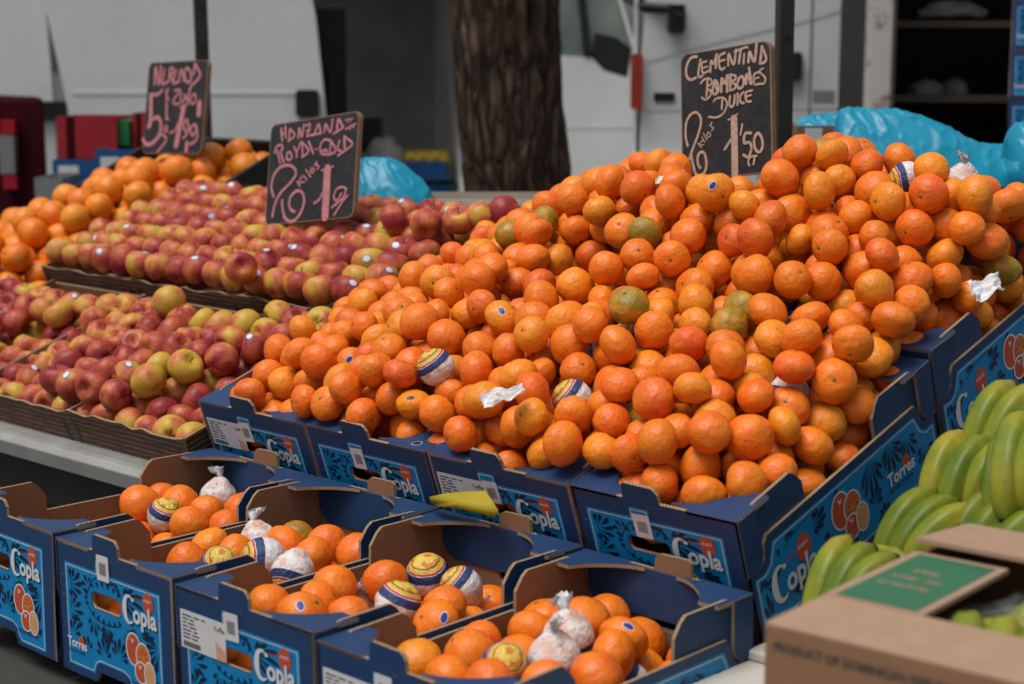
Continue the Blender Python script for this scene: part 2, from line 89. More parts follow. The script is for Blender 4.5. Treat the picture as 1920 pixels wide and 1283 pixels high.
'apple': '-5529,5540,860,357,947 -3528,5097,72,339,942 -5226,6182,1087,355,922 -4847,6765,1202,342,854 -5901,5041,602,315,738 -4218,5103,88,353,723 -6632,4999,674,342,714 -4569,7328,1402,317,646 -11376,7159,1395,338,640 -5551,5091,62,331,602 -3865,5659,251,327,587 -7320,4983,615,349,584 -12358,6671,1166,323,568 -6301,5096,79,346,539 -4889,5081,40,313,520 -8025,5038,656,341,493 -4885,6192,463,356,485 -9062,5094,70,337,482 -8383,5096,76,343,436 -7707,5093,64,333,435 -6256,6694,1252,355,431 -5576,7889,1674,357,431 -6968,5086,52,323,430 -9718,5085,48,320,418 -5242,7313,1437,350,413 -5234,5641,248,330,373 -7251,7267,1435,356,371 -5250,8516,1822,356,370 -6316,5586,829,333,363 -9691,7804,1610,353,359 -9978,7214,1379,331,347 -12040,7192,1392,328,346 -8422,5574,825,346,339 -5948,8452,1875,347,335 -6956,6677,1196,347,330 -10053,5633,267,350,325 -6999,5557,834,343,325 -11411,8279,1780,343,324 -8050,6108,993,322,323 -8330,6711,1210,341,318 -11017,7711,1513,330,311 -4209,6184,423,321,306 -8725,6173,1012,350,297 -7311,8404,1794,331,290 -4590,5636,230,314,289 -7647,6660,1168,345,288 -6275,7848,1584,349,288 -4874,7884,1590,322,288 -5579,6749,1218,326,286 -10008,8488,1798,356,285 -6950,7867,1579,327,281 -12736,8353,1765,346,279 -9002,6744,1253,329,278 -8985,7855,1568,357,275 -7619,7837,1602,343,270 -7986,7249,1397,324,269 -4570,6760,610,312,265 -6009,6130,990,312,265 -5592,6240,480,356,261 -3857,8461,1830,355,256 -5927,7294,1370,339,251 -11689,6194,434,328,246 -11022,7305,830,344,246 -7267,6133,993,312,243 -12705,7194,1394,333,243 -12001,6741,623,330,237 -10673,8374,1801,319,230 -9291,8439,1754,328,224 -8295,7825,1568,335,223 -5917,5643,274,354,222 -4534,8395,1796,326,222 -10393,6212,450,337,217 -11348,6760,616,318,217 -5242,6809,652,336,214 -6638,6139,966,318,211 -4903,7358,840,338,210 -6636,8420,1793,313,209 -10716,5683,247,315,203 -13401,7166,1376,335,201 -8643,7291,1362,335,200 -8019,8390,1751,321,198 -7654,5570,782,314,193 -14028,8389,1745,322,192 -14463,7757,1545,356,191 -10378,7850,1566,326,189 -6586,7268,1361,313,186 -13775,7780,1539,333,186 -11049,6187,416,313,184 -4196,7835,1569,335,182 -11707,7733,1497,317,172 -12069,8338,1725,320,164 -10705,6763,617,318,162 -12369,7285,819,340,158 -13022,7749,1536,322,156 -12377,7740,1523,318,155 -11696,7299,815,333,150 -13394,8366,1709,314,142 -8651,8422,1696,314,140 -12705,6744,620,327,138 -9320,7325,1330,314,138 -3541,6215,465,351,114 -10358,5082,45,318,105 -13020,6665,1191,316,104 -11405,5649,238,318,84 -12358,6187,437,333,52 -9377,5651,249,328,48 -11358,7853,985,315,31 -4226,7350,841,341,28 -14053,7211,1383,319,27 -12698,6157,991,318,24 -12060,7855,987,316,18 -9704,6204,463,352,14 -3915,6771,649,346,13 -10059,6759,627,328,10 -10341,7324,829,338,7 -13378,6732,637,347,3 -4561,7903,1018,330,2 -13045,7298,820,338,1 -14383,5089,53,327,0 -13718,5095,69,337,0 -13040,5081,39,313,0 -12397,5092,63,331,0 -11725,5098,73,341,0 -11029,5106,100,357,0 -13367,5642,261,342,0 -12696,5649,250,330,0 -12044,5651,241,319,0 -7320,5604,234,329,0 -13021,6189,433,329,0 -6266,6193,418,313,0 -5958,6798,643,331,0 -3537,7320,839,349,0 -3841,7898,1014,328,0 -14072,4963,608,322,0 -13335,5030,594,316,0 -14492,5534,802,346,0 -13714,5570,836,334,0 -13009,5595,841,342,0 -14116,6094,1014,350,0 -13364,6162,985,321,0 -14451,6676,1120,329,0 -13781,6662,1174,328,0 -3436,7786,1536,343,0',
'low0': '-537,478,-994,306,999 -563,1665,-975,325,998 -2282,2992,-443,345,921 -854,2987,-523,308,787 -1912,2745,-961,339,757 -1522,2970,-507,301,698,Wc -1201,2774,-989,311,592 -449,3459,-603,319,585 -1506,4554,-705,326,564 -798,4567,-817,313,453 -2586,2841,-996,304,448 -1923,3558,-466,326,447 -1240,3611,-508,301,420 -2185,4541,-634,339,410,Wt -2572,3587,-501,318,199 -472,4017,-958,342,18 -1163,4050,-964,337,1 -507,2838,-1000,300,0 -2237,3377,-990,310,0 -1572,3374,-978,322,0 -940,3383,-990,310,0',
'low1': '2477,497,-1052,321,999 2521,3688,-503,349,999 1787,2450,-484,350,999,Wb 2539,2409,-529,331,999,Wb 459,484,-1025,349,999 1825,485,-1043,331,999 1151,499,-1031,342,999 1449,1886,-528,303,999,Wc 760,1772,-547,301,970 2112,1067,-1047,319,824 2149,3108,-478,324,800 2501,1646,-1019,339,741 1817,1661,-1012,345,682 766,1109,-1017,348,598 1466,3114,-463,346,545 410,2459,-499,300,524 1142,1667,-1032,326,468 1716,3746,-521,329,409 1128,2451,-501,309,407 1413,1096,-1064,301,406 819,3109,-516,301,278,Wt 1432,2264,-1026,323,264 421,1671,-1046,311,254 1088,3656,-522,304,189,G 2162,4595,-1017,300,146 2524,4104,-1013,310,47 2139,2249,-1024,325,23 1772,4134,-1018,305,16 2097,3500,-1000,331,7 758,2237,-1000,349,6 1141,2855,-1004,337,0 1815,2896,-1005,335,0 2524,2902,-994,346,0',
'low2': '4121,1295,-537,348,999,S 5559,1131,-731,311,999 5536,2474,-590,334,999,S 4734,2509,-534,336,999,Wc 4094,474,-1110,332,999 4421,1866,-602,300,999 3442,1265,-556,332,999 4035,3737,-537,339,999,Wu 3447,476,-1130,311,999 3811,3107,-517,330,932 4753,3720,-557,315,849,Wb 4759,498,-1128,312,821 5439,489,-1098,342,739 4425,1051,-1095,334,726 3442,2452,-536,332,680 5492,1696,-1066,349,671 5153,3009,-581,318,604 3759,1046,-1097,332,602 3793,1885,-552,328,524 5073,1040,-1115,315,477 5524,4073,-1020,346,434 5092,2272,-1060,344,351 4102,1668,-1097,320,349 4468,4594,-1046,309,345,S 4419,2282,-1074,329,293 5149,3493,-1033,345,272 4776,4067,-1065,301,233 5109,4586,-1039,316,222 4800,1639,-1072,345,175 3454,2894,-1047,344,138,Wt 4134,2883,-1055,336,39 5486,2870,-1087,304,19 3446,1680,-1080,336,9 4784,2871,-1077,314,4 4396,3496,-1047,331,4 3765,2271,-1078,325,3 3425,4066,-1051,315,1 3735,3493,-1064,314,0 4067,4124,-1055,309,0',
'low3': '8524,2390,-593,346,999 6424,1308,-624,314,999 7742,1278,-590,334,999 8177,3105,-554,341,999 7101,1228,-631,310,999 8178,1831,-591,312,999 8483,4056,-1079,301,999 7779,2427,-557,347,999,Wt 6738,1919,-593,339,993 7432,3074,-511,346,983,Wt 7112,3734,-496,349,842 7855,3697,-544,334,811,S 6766,3072,-578,325,791 7448,1858,-583,312,786,Wc 8216,4606,-1051,310,782 7848,4095,-1060,319,505 6443,3646,-592,333,498 7443,4579,-902,332,448 6787,4555,-717,349,398 6410,2466,-655,301,362 7119,2444,-672,311,345 8096,3505,-1100,300,289,Wb 8531,2867,-1083,339,111 6736,1057,-1143,342,68 8558,1246,-721,312,29 7467,2259,-1142,301,5 8122,2293,-1118,324,2 6424,485,-1194,311,0 7082,517,-1202,302,0 7722,496,-1166,339,0 8415,473,-1198,308,0 7415,1086,-1169,315,0 8083,1075,-1140,345,0 6435,1688,-1138,325,0 7108,1672,-1116,348,0 7801,1705,-1116,346,0 8490,1724,-1136,325,0 6430,2898,-1101,320,0 7101,2900,-1103,318,0 7787,2888,-1075,346,0 7452,3501,-1054,346,0 7078,4071,-1066,314,0',
}
SIGNS = {"clementine":{"c":[0.2721,1.2716,0.6025],"e1":[0.9912,0.0279,0.1293],"e2":[-0.1316,0.1123,0.9849],"w":0.2047,"h":0.2392,"s":[[53,[-642,1144,-754,1152,-854,1074,-908,934,-893,796,-805,721,-678,741]],[44,[-559,1081,-604,917,-621,784,-586,739,-510,770]],[40,[-421,1028,-533,998,-509,815,-370,842]],[36,[-535,908,-396,924]],[44,[-335,804,-319,1026,-257,951,-179,1142,-212,866]],[49,[6,1128,-117,1089,-134,923,-82,827,0,850]],[40,[-120,984,4,999]],[49,[82,873,93,1105,204,879,264,1159]],[44,[223,1121,486,1173]],[53,[371,1156,325,885]],[44,[449,1056,427,861]],[36,[505,1181,534,1149]],[58,[539,879,569,1073,671,872,731,1216]],[58,[848,1134,797,823]],[53,[847,1123,935,914,894,832,789,824]],[40,[-569,619,-470,686,-346,681,-306,587,-418,522,-331,433,-352,345,-464,291,-546,346]],[49,[-401,655,-435,355]],[53,[-251,580,-295,451,-242,366,-158,434,-169,570,-236,634,-265,559]],[44,[-224,577,-194,439]],[53,[-91,393,-72,658,-6,539,65,708,40,377]],[58,[133,699,113,402]],[44,[133,699,240,663,239,597,144,553,237,497,222,422,113,402]],[53,[320,598,277,493,329,409,410,454,426,574,374,635,306,589]],[53,[477,468,495,664,597,453,550,778]],[44,[772,662,666,631,663,456,781,441]],[36,[665,555,770,563]],[40,[866,726,786,671,906,546,886,439,794,440]],[40,[-272,235,-202,283,-38,275,41,165,-17,16,-127,-61,-264,-73,-388,-43]],[44,[-66,245,-84,68]],[49,[111,291,95,137,148,86,203,147,219,300]],[44,[287,325,277,105]],[49,[421,331,345,263,351,152,430,120]],[44,[621,340,474,314,484,158,590,135]],[36,[473,237,593,256]],[49,[-893,-556,-940,-358,-920,-110,-819,38,-692,74,-590,-10,-570,-147,-645,-365,-776,-624,-879,-863,-900,-1168]],[53,[-820,-710,-781,-895,-716,-1104,-605,-1148,-492,-1078,-461,-901,-499,-740,-596,-709,-662,-793,-656,-929,-602,-1012]],[22,[-656,-522,-566,-621]],[22,[-535,-478,-629,-559,-518,-570]],[22,[-554,-420,-489,-528]],[22,[-519,-344,-433,-488]],[22,[-408,-345,-437,-391,-388,-441,-348,-391,-402,-341]],[27,[-308,-164,-356,-215,-282,-268,-325,-326]],[147,[197,-130,197,-1205]],[31,[62,-153,184,-122,279,-61]],[53,[-31,-707,121,-533]],[40,[382,-272,338,-466]],[53,[578,-458,445,-455,415,-628,535,-629,580,-755,503,-901,397,-847]],[53,[710,-482,642,-585,664,-763,755,-837,828,-735,813,-580,736,-474,669,-511]],[44,[701,-898,556,-906,501,-989,531,-1069]],[40,[648,-915,619,-1055]]]},"apple":{"c":[-0.8053,1.1707,0.4552],"e1":[0.9923,-0.003,0.1239],"e2":[-0.1208,0.199,0.9725],"w":0.3159,"h":0.2351,"s":[[64,[-1212,1137,-1144,819]],[60,[-1056,1177,-1009,884]],[47,[-1195,969,-1022,1018]],[60,[-871,1092,-885,805]],[52,[-871,1092,-678,918,-911,786]],[60,[-549,839,-520,1078,-411,847,-354,1149]],[52,[-280,1097,-128,1126,-220,840]],[52,[-220,840,0,862]],[39,[-268,976,-97,980]],[56,[51,868,182,1094,288,866]],[52,[-49,845,288,866]],[56,[406,865,437,1067,624,854,679,1161]],[64,[859,831,879,1139,1081,915]],[47,[1081,915,729,801]],[30,[1130,1092,1390,1096]],[30,[1228,1092,1219,1018]],[30,[1309,1094,1315,1030]],[47,[1168,864,1310,913,1500,957]],[30,[1246,898,1349,845]],[30,[1373,928,1459,877]],[56,[-1383,541,-1361,673,-1188,723,-1089,625,-1170,544,-1017,264]],[56,[-1300,600,-1158,254]],[60,[-917,499,-922,366,-811,313,-731,394,-813,511,-915,476]],[56,[-685,632,-551,509,-433,718]],[52,[-551,509,-553,356]],[60,[-380,713,-329,369]],[56,[-380,713,-116,470,-361,339]],[60,[-138,701,63,388]],[43,[128,491,190,481]],[56,[661,646,439,689,300,562,334,385,507,327,531,432,398,423]],[56,[679,634,649,314]],[56,[679,634,868,380,577,299]],[52,[978,616,931,417,1051,363]],[69,[1134,696,1177,416]],[56,[1134,696,1431,477,946,255]],[69,[-1326,-554,-1441,-301,-1362,-18,-1131,163,-815,181,-595,74,-544,-84,-735,-266,-1066,-484,-1253,-736,-1327,-1064]],[73,[-994,-665,-954,-888,-823,-1139,-536,-1222,-277,-1042,-166,-766,-257,-543,-470,-483,-667,-600,-718,-794,-634,-931,-489,-995]],[39,[-475,-253,-348,-383]],[39,[-297,-136,-394,-271,-196,-286]],[39,[-247,-118,-108,-245]],[39,[-181,18,23,-184]],[43,[14,12,5,-63,107,-71,127,3,29,33]],[43,[220,168,151,109,291,65,244,-17]],[241,[614,-27,626,-1195]],[39,[392,-47,610,-48,820,10]],[56,[198,-834,377,-761,463,-616]],[52,[1335,-595,1215,-522,988,-548,900,-733,1014,-826,1163,-667]],[52,[1332,-563,1207,-786,848,-985]],[52,[1396,-726,1244,-842,948,-1172]]]},"orange":{"c":[-1.7988,1.5049,0.5713],"e1":[0.9985,0.0429,0.0329],"e2":[-0.0392,0.1548,0.9872],"w":0.2665,"h":0.2566,"s":[[83,[-1013,677,-1040,1192,-803,672,-794,1208]],[74,[-611,1109,-653,691,-397,754]],[74,[-359,753,-365,1101,-238,1132,-203,1003,-324,926,-131,724]],[74,[-65,1092,-165,702,126,752]],[74,[85,787,159,1085,350,734]],[78,[376,1124,330,895,501,707,636,795,571,1026,412,1122]],[83,[764,1237,732,907]],[83,[765,1225,1028,921,898,742,662,589,590,339,577,87]],[161,[-1156,376,-1078,-329,-1148,-539]],[92,[-1132,399,-844,392,-649,505]],[115,[-944,-330,-762,-262,-586,-451,-621,-777,-897,-1009,-1198,-1055,-1374,-890]],[65,[-462,524,-403,197]],[55,[-335,555,-415,360,-285,218]],[83,[-394,128,-328,-337]],[55,[-376,-314,-223,-339]],[65,[-334,-500,-411,-638,-292,-686,-272,-547]],[69,[-527,-765,-350,-825,-295,-964,-635,-1266]],[65,[-64,491,196,485,-86,214,-15,98,205,117]],[65,[261,415,238,208,366,160,433,365,490,203]],[65,[766,335,673,200,797,83,929,195,873,356,748,335]],[185,[1101,123,1107,-218]],[185,[409,21,190,-1104]],[60,[-136,-733,80,-665,206,-482]],[46,[220,1,544,65]],[69,[558,-348,470,-530,603,-715,704,-578,595,-348]],[65,[696,-578,615,-806,476,-874]],[74,[941,-489,775,-624,907,-808,1067,-627,977,-489,1132,-809,1003,-991,793,-1059]],[138,[677,-1013,669,-1241]]]}}

# ---------------------------------------------------------------- helpers
def link(o, parent=None):
    col.objects.link(o)
    if parent is not None:
        o.parent = parent
    return o


def tag(o, label=None, cat=None, group=None, kind=None):
    if label: o['label'] = label
    if cat: o['category'] = cat
    if group: o['group'] = group
    if kind: o['kind'] = kind
    return o


def empty(name, loc=(0, 0, 0), rot=None):
    o = bpy.data.objects.new(name, None)
    o.empty_display_size = .05
    o.location = loc
    if rot is not None:
        if isinstance(rot, Quaternion):
            o.rotation_mode = 'QUATERNION'; o.rotation_quaternion = rot
        else:
            o.rotation_euler = rot
    return link(o)


def copy_tree(o, parent=None):
    c = o.copy()
    link(c, parent)
    for ch in list(o.children):
        copy_tree(ch, c)
    return c


def catmull(pts, n=5):
    if len(pts) < 3:
        return [Vector(p) for p in pts]
    P = [Vector(p) for p in pts]
    P = [P[0] * 2 - P[1]] + P + [P[-1] * 2 - P[-2]]
    out = []
    for i in range(1, len(P) - 2):
        for k in range(n):
            t = k / n
            out.append(.5 * ((2 * P[i]) + (P[i + 1] - P[i - 1]) * t + (2 * P[i - 1] - 5 * P[i] + 4 * P[i + 1] - P[i + 2]) * t * t
                             + (3 * P[i] - P[i - 1] - 3 * P[i + 1] + P[i + 2]) * t ** 3))
    out.append(P[-2])
    return out


class MB:
    def __init__(self):
        self.v, self.f, self.m = [], [], []

    def add(self, vs, fs, mi=0):
        b = len(self.v)
        self.v += [tuple(p) for p in vs]
        self.f += [tuple(i + b for i in f) for f in fs]
        self.m += [mi] * len(fs)

    def box(self, x0, x1, y0, y1, z0, z1, mi=0):
        self.add([(x, y, z) for x in (x0, x1) for y in (y0, y1) for z in (z0, z1)],
                 [(0, 1, 3, 2), (4, 6, 7, 5), (0, 4, 5, 1), (2, 3, 7, 6), (0, 2, 6, 4), (1, 5, 7, 3)], mi)

    def flat(self, poly, fr, t, mi=0, holes=()):
        loops = [[Vector((p[0], p[1], 0)) for p in poly]] + [[Vector((p[0], p[1], 0)) for p in h] for h in holes]
        tris = tessellate_polygon(loops)
        vs = [fr(p.x, p.y, t) for l in loops for p in l]
        self.add(vs, tris, mi)

    def plate(self, poly, fr, t0, t1, mats=(0, 0, 0), holes=()):
        """a board: outline in (u, w), from t0 (inside) to t1 (outside); mats = outside, inside, cut edge"""
        loops = [[Vector((p[0], p[1], 0)) for p in poly]] + [[Vector((p[0], p[1], 0)) for p in h] for h in holes]
        tris = tessellate_polygon(loops)
        a = [fr(p.x, p.y, t1) for l in loops for p in l]
        b = [fr(p.x, p.y, t0) for l in loops for p in l]
        self.add(a, tris, mats[0])
        self.add(b, [t[::-1] for t in tris], mats[1])
        k = 0
        for l in loops:
            n = len(l)
            vs = a[k:k + n] + b[k:k + n]
            self.add(vs, [(i, (i + 1) % n, n + (i + 1) % n, n + i) for i in range(n)], mats[2])
            k += n

    def ribbon(self, pts, w, fr, t, mi=0, n=5, step=1.2e-5):
        P = catmull([(p[0], p[1], 0) for p in pts], n)
        d0 = (P[0] - P[1]).normalized(); d1 = (P[-1] - P[-2]).normalized()
        P = [P[0] + d0 * w * .38] + P + [P[-1] + d1 * w * .38]
        vs = []
        for i, p in enumerate(P):
            a = P[max(0, i - 1)]; b = P[min(len(P) - 1, i + 1)]
            d = (b - a); d = d.normalized() if d.length > 1e-9 else Vector((1, 0, 0))
            nn = Vector((-d.y, d.x, 0))
            ww = w * (.52 if i in (0, len(P) - 1) else 1) * .5
            vs.append(fr((p + nn * ww).x, (p + nn * ww).y, t + i * step)); vs.append(fr((p - nn * ww).x, (p - nn * ww).y, t + i * step))
        self.add(vs, [(2 * i, 2 * i + 1, 2 * i + 3, 2 * i + 2) for i in range(len(P) - 1)], mi)

    def tube(self, pts, rad, seg=10, mi=0, caps=True):
        P = [Vector(p) for p in pts]
        rad = rad if hasattr(rad, '__len__') else [rad] * len(P)
        vs, fs = [], []
        ref = None
        for i, p in enumerate(P):
            d = (P[min(i + 1, len(P) - 1)] - P[max(i - 1, 0)]).normalized()
            if ref is None:
                ref = d.orthogonal().normalized()
            ref = (ref - d * ref.dot(d)).normalized()
            b = d.cross(ref)
            for k in range(seg):
                a = 2 * math.pi * k / seg
                vs.append(p + (ref * math.cos(a) + b * math.sin(a)) * rad[i])
        for i in range(len(P) - 1):
            for k in range(seg):
                fs.append((i * seg + k, i * seg + (k + 1) % seg, (i + 1) * seg + (k + 1) % seg, (i + 1) * seg + k))
        if caps:
            fs.append(tuple(range(seg))[::-1]); fs.append(tuple((len(P) - 1) * seg + k for k in range(seg)))
        self.add(vs, fs, mi)

    def mesh(self, name, mats, smooth=False):
        me = bpy.data.meshes.new(name)
        me.from_pydata(self.v, [], self.f)
        for m in mats:
            me.materials.append(m)
        me.polygons.foreach_set('material_index', self.m)
        if smooth:
            me.polygons.foreach_set('use_smooth', [True] * len(self.f))
        me.update()
        return me

    def build(self, name, mats, parent=None, smooth=False, bevel=0, seg=2):
        o = bpy.data.objects.new(name, self.mesh(name, mats if isinstance(mats, (list, tuple)) else [mats], smooth))
        link(o, parent)
        if bevel:
            b = o.modifiers.new('bevel', 'BEVEL'); b.width = bevel; b.segments = seg; b.limit_method = 'ANGLE'; b.angle_limit = R(40)
        return o


_tc = {}
def text2d(body, size=1.0, bold=0.0):
    """lettering as flat polygons: verts (x, y) and faces"""
    key = (body, bold)
    if key not in _tc:
        c = bpy.data.curves.new('lettering', 'FONT')
        c.body = body; c.size = 1; c.offset = bold; c.resolution_u = 3
        c.fill_mode = 'FRONT'
        o = bpy.data.objects.new('lettering', c)
        col.objects.link(o)
        me = bpy.data.meshes.new_from_object(o.evaluated_get(bpy.context.evaluated_depsgraph_get()))
        _tc[key] = ([(v.co.x, v.co.y) for v in me.vertices], [tuple(p.vertices) for p in me.polygons])
        bpy.data.objects.remove(o); bpy.data.meshes.remove(me); bpy.data.curves.remove(c)
    v, f = _tc[key]
    return [(x * size, y * size) for x, y in v], f


def put_text(mb, body, x, y, size, fr, t, mi=0, bold=0.0, rot=0, sx=1.0, shear=0.0):
    v, f = text2d(body, size, bold)
    c, s = math.cos(rot), math.sin(rot)
    mb.add([fr(x + (a * sx + b * shear) * c - b * s, y + (a * sx + b * shear) * s + b * c, t) for a, b in v], f, mi)


def rrect(x0, x1, y0, y1, r, n=4):
    out = []
    for cx, cy, a0 in ((x1 - r, y0 + r, -90), (x1 - r, y1 - r, 0), (x0 + r, y1 - r, 90), (x0 + r, y0 + r, 180)):
        for k in range(n + 1):
            a = R(a0 + 90 * k / n)
            out.append((cx + r * math.cos(a), cy + r * math.sin(a)))
    return out


def ell(cx, cy, rx, ry, n=24, rot=0):
    c, s = math.cos(rot), math.sin(rot)
    return [(cx + rx * math.cos(2 * math.pi * k / n) * c - ry * math.sin(2 * math.pi * k / n) * s,
             cy + rx * math.cos(2 * math.pi * k / n) * s + ry * math.sin(2 * math.pi * k / n) * c) for k in range(n)]


# ---------------------------------------------------------------- materials
MAT = {}


class NT:
    def __init__(self, name):
        self.m = bpy.data.materials.new(name); self.m.use_nodes = True
        self.t = self.m.node_tree; self.t.nodes.clear()
        self.out = self.t.nodes.new('ShaderNodeOutputMaterial')
        self.p = self.n('ShaderNodeBsdfPrincipled')
        self.l(self.p.outputs[0], self.out.inputs['Surface'])
        self.tc = self.n('ShaderNodeTexCoord')

    def n(self, k, **kw):
        x = self.t.nodes.new(k)
        for a, b in kw.items():
            setattr(x, a, b)
        return x

    def l(self, a, b):
        self.t.links.new(a, b)

    def setv(self, sock, v):
        if hasattr(v, 'is_linked') or isinstance(v, bpy.types.NodeSocket):
            self.l(v, sock)
        elif hasattr(v, '__len__') and len(v) == 3 and sock.type == 'RGBA':
            sock.default_value = (*v, 1)
        else:
            sock.default_value = v

    def noise(self, scale, detail=3, rough=.5, vec=None, dist=0):
        x = self.n('ShaderNodeTexNoise')
        x.inputs['Scale'].default_value = scale; x.inputs['Detail'].default_value = detail
        x.inputs['Roughness'].default_value = rough; x.inputs['Distortion'].default_value = dist
        self.l(vec if vec is not None else self.tc.outputs['Object'], x.inputs['Vector'])
        return x.outputs['Fac']

    def voro(self, scale, vec=None, feature='F1'):
        x = self.n('ShaderNodeTexVoronoi'); x.feature = feature
        x.inputs['Scale'].default_value = scale
        self.l(vec if vec is not None else self.tc.outputs['Object'], x.inputs['Vector'])
        return x.outputs['Distance']

    def ramp(self, fac, stops, smooth=False):
        x = self.n('ShaderNodeValToRGB')
        e = x.color_ramp.elements
        while len(e) < len(stops):
            e.new(.5)
        for q, (pos, c) in zip(e, stops):
            q.position = pos
            q.color = (*c, 1) if hasattr(c, '__len__') else (c, c, c, 1)
        if smooth:
            x.color_ramp.interpolation = 'EASE'
        self.setv(x.inputs[0], fac)
        return x.outputs[0]

    def mix(self, fac, a, b, mode='MIX'):
        x = self.n('ShaderNodeMix', data_type='RGBA', blend_type=mode)
        self.setv(x.inputs[0], fac); self.setv(x.inputs[6], a); self.setv(x.inputs[7], b)
        return x.outputs[2]

    def math(self, op, a, b=0, c=None, clamp=False):
        x = self.n('ShaderNodeMath', operation=op, use_clamp=clamp)
        self.setv(x.inputs[0], a); self.setv(x.inputs[1], b)
        if c is not None: self.setv(x.inputs[2], c)
        return x.outputs[0]

    def mapping(self, scale=(1, 1, 1), loc=(0, 0, 0), src='Object'):
        x = self.n('ShaderNodeMapping')
        x.inputs['Scale'].default_value = scale; x.inputs['Location'].default_value = loc
        self.l(self.tc.outputs[src], x.inputs['Vector'])
        return x.outputs[0]

    def bump(self, h, strength=.3, dist=.001, prev=None):
        x = self.n('ShaderNodeBump')
        x.inputs['Strength'].default_value = strength; x.inputs['Distance'].default_value = dist
        self.l(h, x.inputs['Height'])
        if prev is not None: self.l(prev, x.inputs['Normal'])
        self.l(x.outputs[0], self.p.inputs['Normal'])
        return x.outputs[0]

    def done(self, color=None, rough=None, metal=None, spec=None):
        if color is not None: self.setv(self.p.inputs['Base Color'], color)
        if rough is not None: self.setv(self.p.inputs['Roughness'], rough)
        if metal is not None: self.setv(self.p.inputs['Metallic'], metal)
        if spec is not None: self.setv(self.p.inputs['Specular IOR Level'], spec)
        return self.m


def plain(name, c, rough=.55, var=.12, vs=12, bump=0, bs=200, bd=.001, spec=.4, metal=0, dirt=0, dirtc=(.08, .06, .045)):
    t = NT(name)
    f = t.noise(vs, 4, .55)
    cc = t.mix(f, tuple(x * (1 - var) for x in c), tuple(min(1, x * (1 + var)) for x in c))
    if dirt:
        g = t.ramp(t.noise(vs * .6, 6, .7), [(.5, 0.0), (.72, 1.0)])
        cc = t.mix(t.math('MULTIPLY', g, dirt), cc, dirtc)
    if bump:
        t.bump(t.noise(bs, 3), bump, bd)
    rr = t.ramp(t.noise(vs * 2, 3), [(.3, max(0, rough - .08)), (.7, min(1, rough + .08))])
    MAT[name] = t.done(cc, rr, metal, spec)
    return MAT[name]


def citrus(name, attr=False, pores=True):
    t = NT(name)
    if attr:
        a = t.n('ShaderNodeAttribute', attribute_name='Col'); base, g = a.outputs['Color'], a.outputs['Alpha']
        uv = t.n('ShaderNodeAttribute', attribute_name='loc'); vec = uv.outputs['Vector']
    else:
        a = t.n('ShaderNodeObjectInfo'); base, g = a.outputs['Color'], a.outputs['Alpha']
        ad = t.n('ShaderNodeVectorMath', operation='ADD')
        cm = t.n('ShaderNodeCombineXYZ'); rs = t.math('MULTIPLY', a.outputs['Random'], 37.0)
        for k in range(3): t.l(rs, cm.inputs[k])
        t.l(t.tc.outputs['Object'], ad.inputs[0]); t.l(cm.outputs[0], ad.inputs[1]); vec = ad.outputs[0]
    big = t.noise(.9, 1, .5, vec)
    c = t.mix(t.ramp(big, [(.3, 0.0), (.75, 1.0)]), base, t.mix(.5, base, (.85, .30, .015)))
    fine = t.noise(7, 2, .6, vec)
    c = t.mix(t.math('MULTIPLY', t.ramp(fine, [(.35, 1.0), (.65, 0.0)]), .22), c, (.60, .10, .012))
    # unripe green
    gm = t.math('ADD', t.noise(1.6, 2, .6, vec), t.math('MULTIPLY', t.math('SUBTRACT', g, .5), .9))
    gf = t.ramp(gm, [(.62, 0.0), (1.0, 1.0)])
    c = t.mix(t.math('MULTIPLY', gf, .85), c, (.20, .19, .018))
    # scars
    sp = t.ramp(t.noise(4.2, 3, .75, vec), [(.69, 0.0), (.73, 1.0)])
    c = t.mix(t.math('MULTIPLY', sp, .55), c, (.16, .09, .03))
    sp2 = t.ramp(t.noise(11, 0, .5, vec), [(.80, 0.0), (.83, 1.0)])
    c = t.mix(t.math('MULTIPLY', sp2, .8), c, (.05, .025, .012))
    h1 = t.noise(3.2, 1, .5, vec)
    b = t.bump(h1, .35, .005)
    if pores:
        t.bump(t.voro(15, vec), .30, .0011, b)
    t.p.inputs['Subsurface Weight'].default_value = 0
    MAT[name] = t.done(c, t.ramp(fine, [(.3, .33), (.7, .46)]), 0, .40)


def apple_mat(name):
    t = NT(name)
    a = t.n('ShaderNodeObjectInfo')
    sep = t.n('ShaderNodeSeparateColor'); t.l(a.outputs['Color'], sep.inputs[0])
    red = sep.outputs[0]
    cm = t.n('ShaderNodeCombineXYZ'); rs = t.math('MULTIPLY', a.outputs['Random'], 41.0)
    for k in range(3): t.l(rs, cm.inputs[k])
    def shifted(scale):
        ad = t.n('ShaderNodeVectorMath', operation='ADD'); t.l(t.mapping(scale), ad.inputs[0]); t.l(cm.outputs[0], ad.inputs[1]); return ad.outputs[0]
    streak = t.noise(1, 4, .65, shifted((7, 7, .9)))
    blush = t.noise(1, 2, .5, shifted((.75, .75, .75)))
    f = t.math('ADD', t.math('ADD', t.math('MULTIPLY', streak, .62), t.math('MULTIPLY', blush, 1.9)), t.math('SUBTRACT', t.math('MULTIPLY', red, .75), 1.14))
    c = t.ramp(f, [(.22, (.54, .35, .046)), (.44, (.56, .20, .055)), (.66, (.45, .085, .044)), (1.0, (.25, .022, .026))])
    dots = t.ramp(t.voro(13, shifted((1, 1, 1))), [(.04, 1.0), (.10, 0.0)])
    c = t.mix(t.math('MULTIPLY', dots, .25), c, (.62, .42, .2))
    t.bump(t.noise(2.5, 3), .15, .003)
    MAT[name] = t.done(c, .42, 0, .3)


